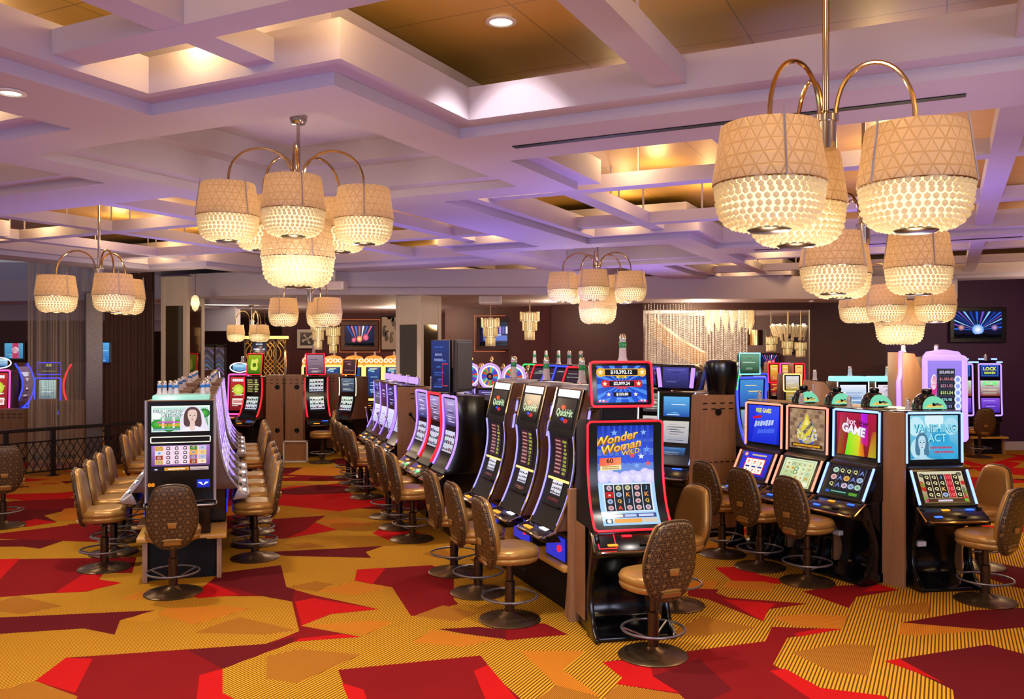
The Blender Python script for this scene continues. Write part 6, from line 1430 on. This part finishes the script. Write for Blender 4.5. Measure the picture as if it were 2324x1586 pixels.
# ---- crystal strand curtain round the lounge entrance
m = MB(); r = random.Random(8)
octv = [Vector(v) for v in ((1, 0, 0), (-1, 0, 0), (0, 1, 0), (0, -1, 0), (0, 0, 1), (0, 0, -1))]; octf = [(0, 2, 4), (2, 1, 4), (1, 3, 4), (3, 0, 4), (2, 0, 5), (1, 2, 5), (3, 1, 5), (0, 3, 5)]
for row, (dd, off) in enumerate(((20.25, 0), (20.6, .5), (21.2, .25))):
    n = 34
    for i in range(n):
        px = 1465+(1700-1465)*(i+off)/n; x = (px-CX)/F*dd+r.uniform(-.012, .012); z = 3.36-r.uniform(0, .04); zb_ = 1.35
        while z > zb_:
            q = r.uniform(.012, .018); m.add([(v.x*q+x, v.y*q+dd, v.z*q*1.25+z) for v in octv], octf); z -= .042
o = m.build('crystal_strand_curtain', M_['crystal_clear'], angle=1); tag(o, 'curtain of sparkling crystal bead strands closing part of the lounge opening', 'bead curtain'); o['kind'] = 'stuff'
t = thing('petal_chandelier', 'large white chandelier of glass petals at the top corner of the crystal strands', 'chandelier', tuple(dp(1655, 705, 22.0)))
for k in range(16):
    a = 2*PI*k/16; L = .35+.25*((k*5) % 4)/3; q = MB().loft([[(math.cos(a)*rr+ww*math.cos(b)*.5, math.sin(a)*rr+ww*math.sin(b)*.5, z) for b in [2*PI*i/8 for i in range(8)]] for rr, z, ww in ((.25, .25, .03), (.52, .15, .16), (.55, -L*.5, .14), (.5, -L, .03))]); q.build('glass_petal', M_['crystal'], t)
MB().cyl((0, 0, .2), (0, 0, ZB+.1-t.location.z), .04, 10).build('stem', M_['chrome'], t)
for k in range(5): a = 2*PI*k/5; MB().sphere((.3*math.cos(a), .3*math.sin(a), 0), .06, 10, 8).build('bulb', M_['bulb'], t)
t = thing('wooden_spiral_canopy', 'slanting golden wood ramp seen through the crystal strands', 'canopy', tuple(dp(1540, 765, 22.0)))
pts = [dp(px, py, d)-t.location for px, py, d in ((1478, 716, 22.4), (1500, 735, 22.2), (1545, 770, 22), (1600, 800, 22.2))]
MB().loft([[(p.x-.12, p.y-.3, p.z), (p.x+.12, p.y+.3, p.z), (p.x+.16, p.y+.3, p.z-.34), (p.x-.12, p.y-.3, p.z-.42)] for p in pts]).build('ramp', M_['wood_light'], t)
MB().cyl((-.5, 0, .35), (-.5, 0, 1.3), .01, 6).cyl((.4, 0, -.1), (.4, 0, 1.3), .01, 6).build('hanger_rod', M_['brass'], t)
t = thing('drum_lamp', 'woven gold drum lamp hanging beside the petal chandelier', 'lamp', tuple(dp(1715, 766, 23.0)))
MB().lathe([(.24, -.2), (.26, -.2), (.26, .2), (.24, .2)], 28).build('drum_shade', M_['led_gold'] if False else M_['brass'], t); MB().sphere((0, 0, 0), .09).build('bulb', M_['bulb'], t); MB().cyl((0, 0, .05), (0, 0, ZB-t.location.z), .008, 6).build('rod', M_['bronze'], t)
for i, (px, py, d, s) in enumerate(((1750, 786, 24.5, .34), (1787, 795, 24.5, .30), (1817, 798, 24.2, .32))):
    pendant(px, py-22, d, ZB, ['pointed glass pendant nearest the drum lamp in the lounge', 'pointed glass pendant between two others in the lounge', 'pointed glass pendant beside the brown wall in the lounge'][i], s, 2, .42)
t = thing('rod_chandelier', 'wide chandelier of gold glass rods with small bulbs in the lounge', 'chandelier', tuple(dp(1790, 745, 25.0)))
m = MB()
for k in range(40):
    a = 2*PI*k/40; rr = .42+.1*(k % 2); m.cyl((rr*math.cos(a), rr*math.sin(a)*.8, .08), (rr*.8*math.cos(a), rr*.64*math.sin(a), -.35+.1*(k % 3)), .02, 6)
m.build('glass_rods', M_['crystal'], t)
for k in range(8): a = 2*PI*k/8; MB().sphere((.46*math.cos(a), .37*math.sin(a), .09), .04, 8, 6).build('bulb', M_['bulb'], t)
MB().cyl((0, 0, 0), (0, 0, ZB-t.location.z), .012, 6).lathe([(.48, .09), (.5, .09), (.5, .11), (.48, .11)], 24).build('frame', M_['brass'], t)
# small counter screen on the neon bank
c = dp(1058, 903, 11.4); t = thing('counter_display', 'little lit counter display below the double black display', 'display', tuple(c)); MB().box((0, 0, 0), (.16, .05, .10), .006).cyl((0, .05, -.02), (0, .05, -.12), .015, 8).build('housing', M_['black_gloss'], t); picture('screen', Art(1.6).rect(0, 0, 1, 1, 'd8e0f0').up().smear(.5, .5, .7, .5, '303848'), flat_surf(.13, .075, Matrix.Translation((0, -.027, 0))), t)
# =================================================================== LIGHT AND CAMERA
def lamp(kind, name, loc, power, col, **k):
    l = bpy.data.lights.new(name, kind); l.energy = power; l.color = srgb(col)
    for a, v in k.items(): setattr(l, a, v)
    o = bpy.data.objects.new(name, l); COL.objects.link(o); o.location = loc; return o
WARM = 'ffe2b8'
for i, (x, y, z, pw, D) in enumerate(LAMPS):
    lamp('POINT', 'crystal_bowl_lamp', (x, y, z-.50*D/.51), 12*pw, 'ffe8cc', shadow_soft_size=.09)
    lamp('POINT', 'shade_uplamp', (x, y, z+.15*D/.51), 4*pw, 'ffdcb0', shadow_soft_size=.05)
def down(x, y, z, power, col='fff4ea', size=1.6, blend=.8, r=.06):
    o = lamp('SPOT', 'downlight_beam', (x, y, z), power, col, spot_size=size, spot_blend=blend, shadow_soft_size=r); return o
for px, py, z, lb, r in DL:
    p = on_plane(px, py, z); down(p.x, p.y, z-.03, 260)
# the soffits carry rows of recessed downlights over the whole room
for u in (-1.8, 2.0, 5.8, 9.6, 13.4, 17.2):
    for v in (-9.3, -7.1, -2.7, -.5, 1.7, 3.9):
        p = UV(u, v)
        if -1 < p.y < 19.5 and abs(p.x) < 12 and (abs(u-5.8) < .1 or abs(u-13.4) < .1 or u < 0): down(p.x, p.y, ZL-.02, 230)
for v in (-4.95, 3.85):
    for u in (-3, 1.9, 9.6, 17.0):
        p = UV(u, v)
        if -2 < p.y < 19.5 and abs(p.x) < 12: down(p.x, p.y, ZL-.02, 260)
# lamps hidden on top of the beams wash the gold ceiling
for k in range(len(UI)-1):
    for j in range(len(VJ)-1):
        uc, vc = (UI[k]+UI[k+1])/2, (VJ[j]+VJ[j+1])/2
        for du, dv in ((-1.6, 2.2), (1.6, -2.2), (-1.6, -2.2), (1.6, 2.2), (0, -2.4), (0, 2.4), (-1.75, 0), (1.75, 0), (0, 0), (-1.7, 3.4), (1.7, 3.4), (-1.7, -3.4), (1.7, -3.4)):
            p = UV(uc+du, vc+dv)
            if 1 < p.y < 19 and abs(p.x) < 11: lamp('POINT', 'cove_lamp', (p.x, p.y, 4.14), 13, 'ffd890', shadow_soft_size=.12)
# unseen violet spots added to tint the ceiling against the warm floor bounce
for x, y, pw in ((-.6, 11.3, 34), (-1.9, 14.2, 30), (3.4, 10.6, 40), (-3.8, 9.9, 40), (6.0, 13.5, 40), (2.4, 16.0, 40), (.9, 8.4, 36), (-5.2, 13.5, 36), (4.2, 8.8, 36), (.6, 13.6, 30), (-6.5, 9.5, 12), (-4.5, 6.0, 11), (-1.4, 4.6, 10), (2.6, 5.2, 10), (5.2, 6.2, 10), (7.5, 10.5, 36)):
    o = lamp('SPOT', 'violet_fill', (x, y, 2.25), pw*3.0, 'a08cff', spot_size=2.8, spot_blend=1.0, shadow_soft_size=.3); o.rotation_euler = (PI, 0, 0)
for x, y, z in ((-1.83, 7.47, 3.86), (1.40, 14.25, 3.74)): lamp('POINT', 'coffer_glow', (x, y, z), 22, 'ffe0b4', shadow_soft_size=.04)
# rest of the hall behind the camera
for x, y, pw in ((-4, -2.5, 420), (4, -2.5, 420)):
    o = lamp('AREA', 'hall_light', (x, y, 3.4), pw*.85, 'd8dcff', size=4.0); o.rotation_euler = (math.radians(62), 0, 0)
for x, y, pw in ((-14, 22, 60), (-9, 23, 60), (4.8, 25, 300), (6.2, 27, 200), (4.2, 19.5, 70), (3.6, 20.9, 22), (4.8, 20.9, 22), (5.2, 21.8, 90), (-6.3, 15.6, 40), (-3, 22.5, 90), (-6, 22, 50), (1.0, 19.6, 60), (10.8, 17.0, 80)):  # unseen fill points added to brighten the crystal strands, drape and rear rooms
    lamp('POINT', 'room_fill', (x, y, 3.1), pw, WARM, shadow_soft_size=.25)
w = bpy.data.worlds.new('hall_glow'); SC.world = w; w.use_nodes = True
w.node_tree.nodes['Background'].inputs[0].default_value = (*srgb('e8e4f4'), 1); w.node_tree.nodes['Background'].inputs[1].default_value = .25
cam = bpy.data.cameras.new('camera'); co = bpy.data.objects.new('camera', cam); COL.objects.link(co); SC.camera = co
co.location = (0, 0, H); co.rotation_euler = (PI/2, 0, 0); cam.sensor_width = 36; cam.lens = 36*F/2324; cam.clip_end = 120
SC.view_settings.view_transform = 'Standard'; SC.view_settings.look = 'None'; SC.view_settings.gamma = 1; SC.view_settings.exposure = .06; SC.view_settings.use_curve_mapping = False
cy = SC.cycles; cy.use_denoising = True; cy.max_bounces = 6; cy.diffuse_bounces = 3; cy.glossy_bounces = 3; cy.transmission_bounces = 3; cy.transparent_max_bounces = 8; cy.sample_clamp_indirect = 4; cy.sample_clamp_direct = 12; cy.use_light_tree = True; cy.caustics_reflective = False; cy.caustics_refractive = False
cy.use_adaptive_sampling = True; cy.adaptive_threshold = .02
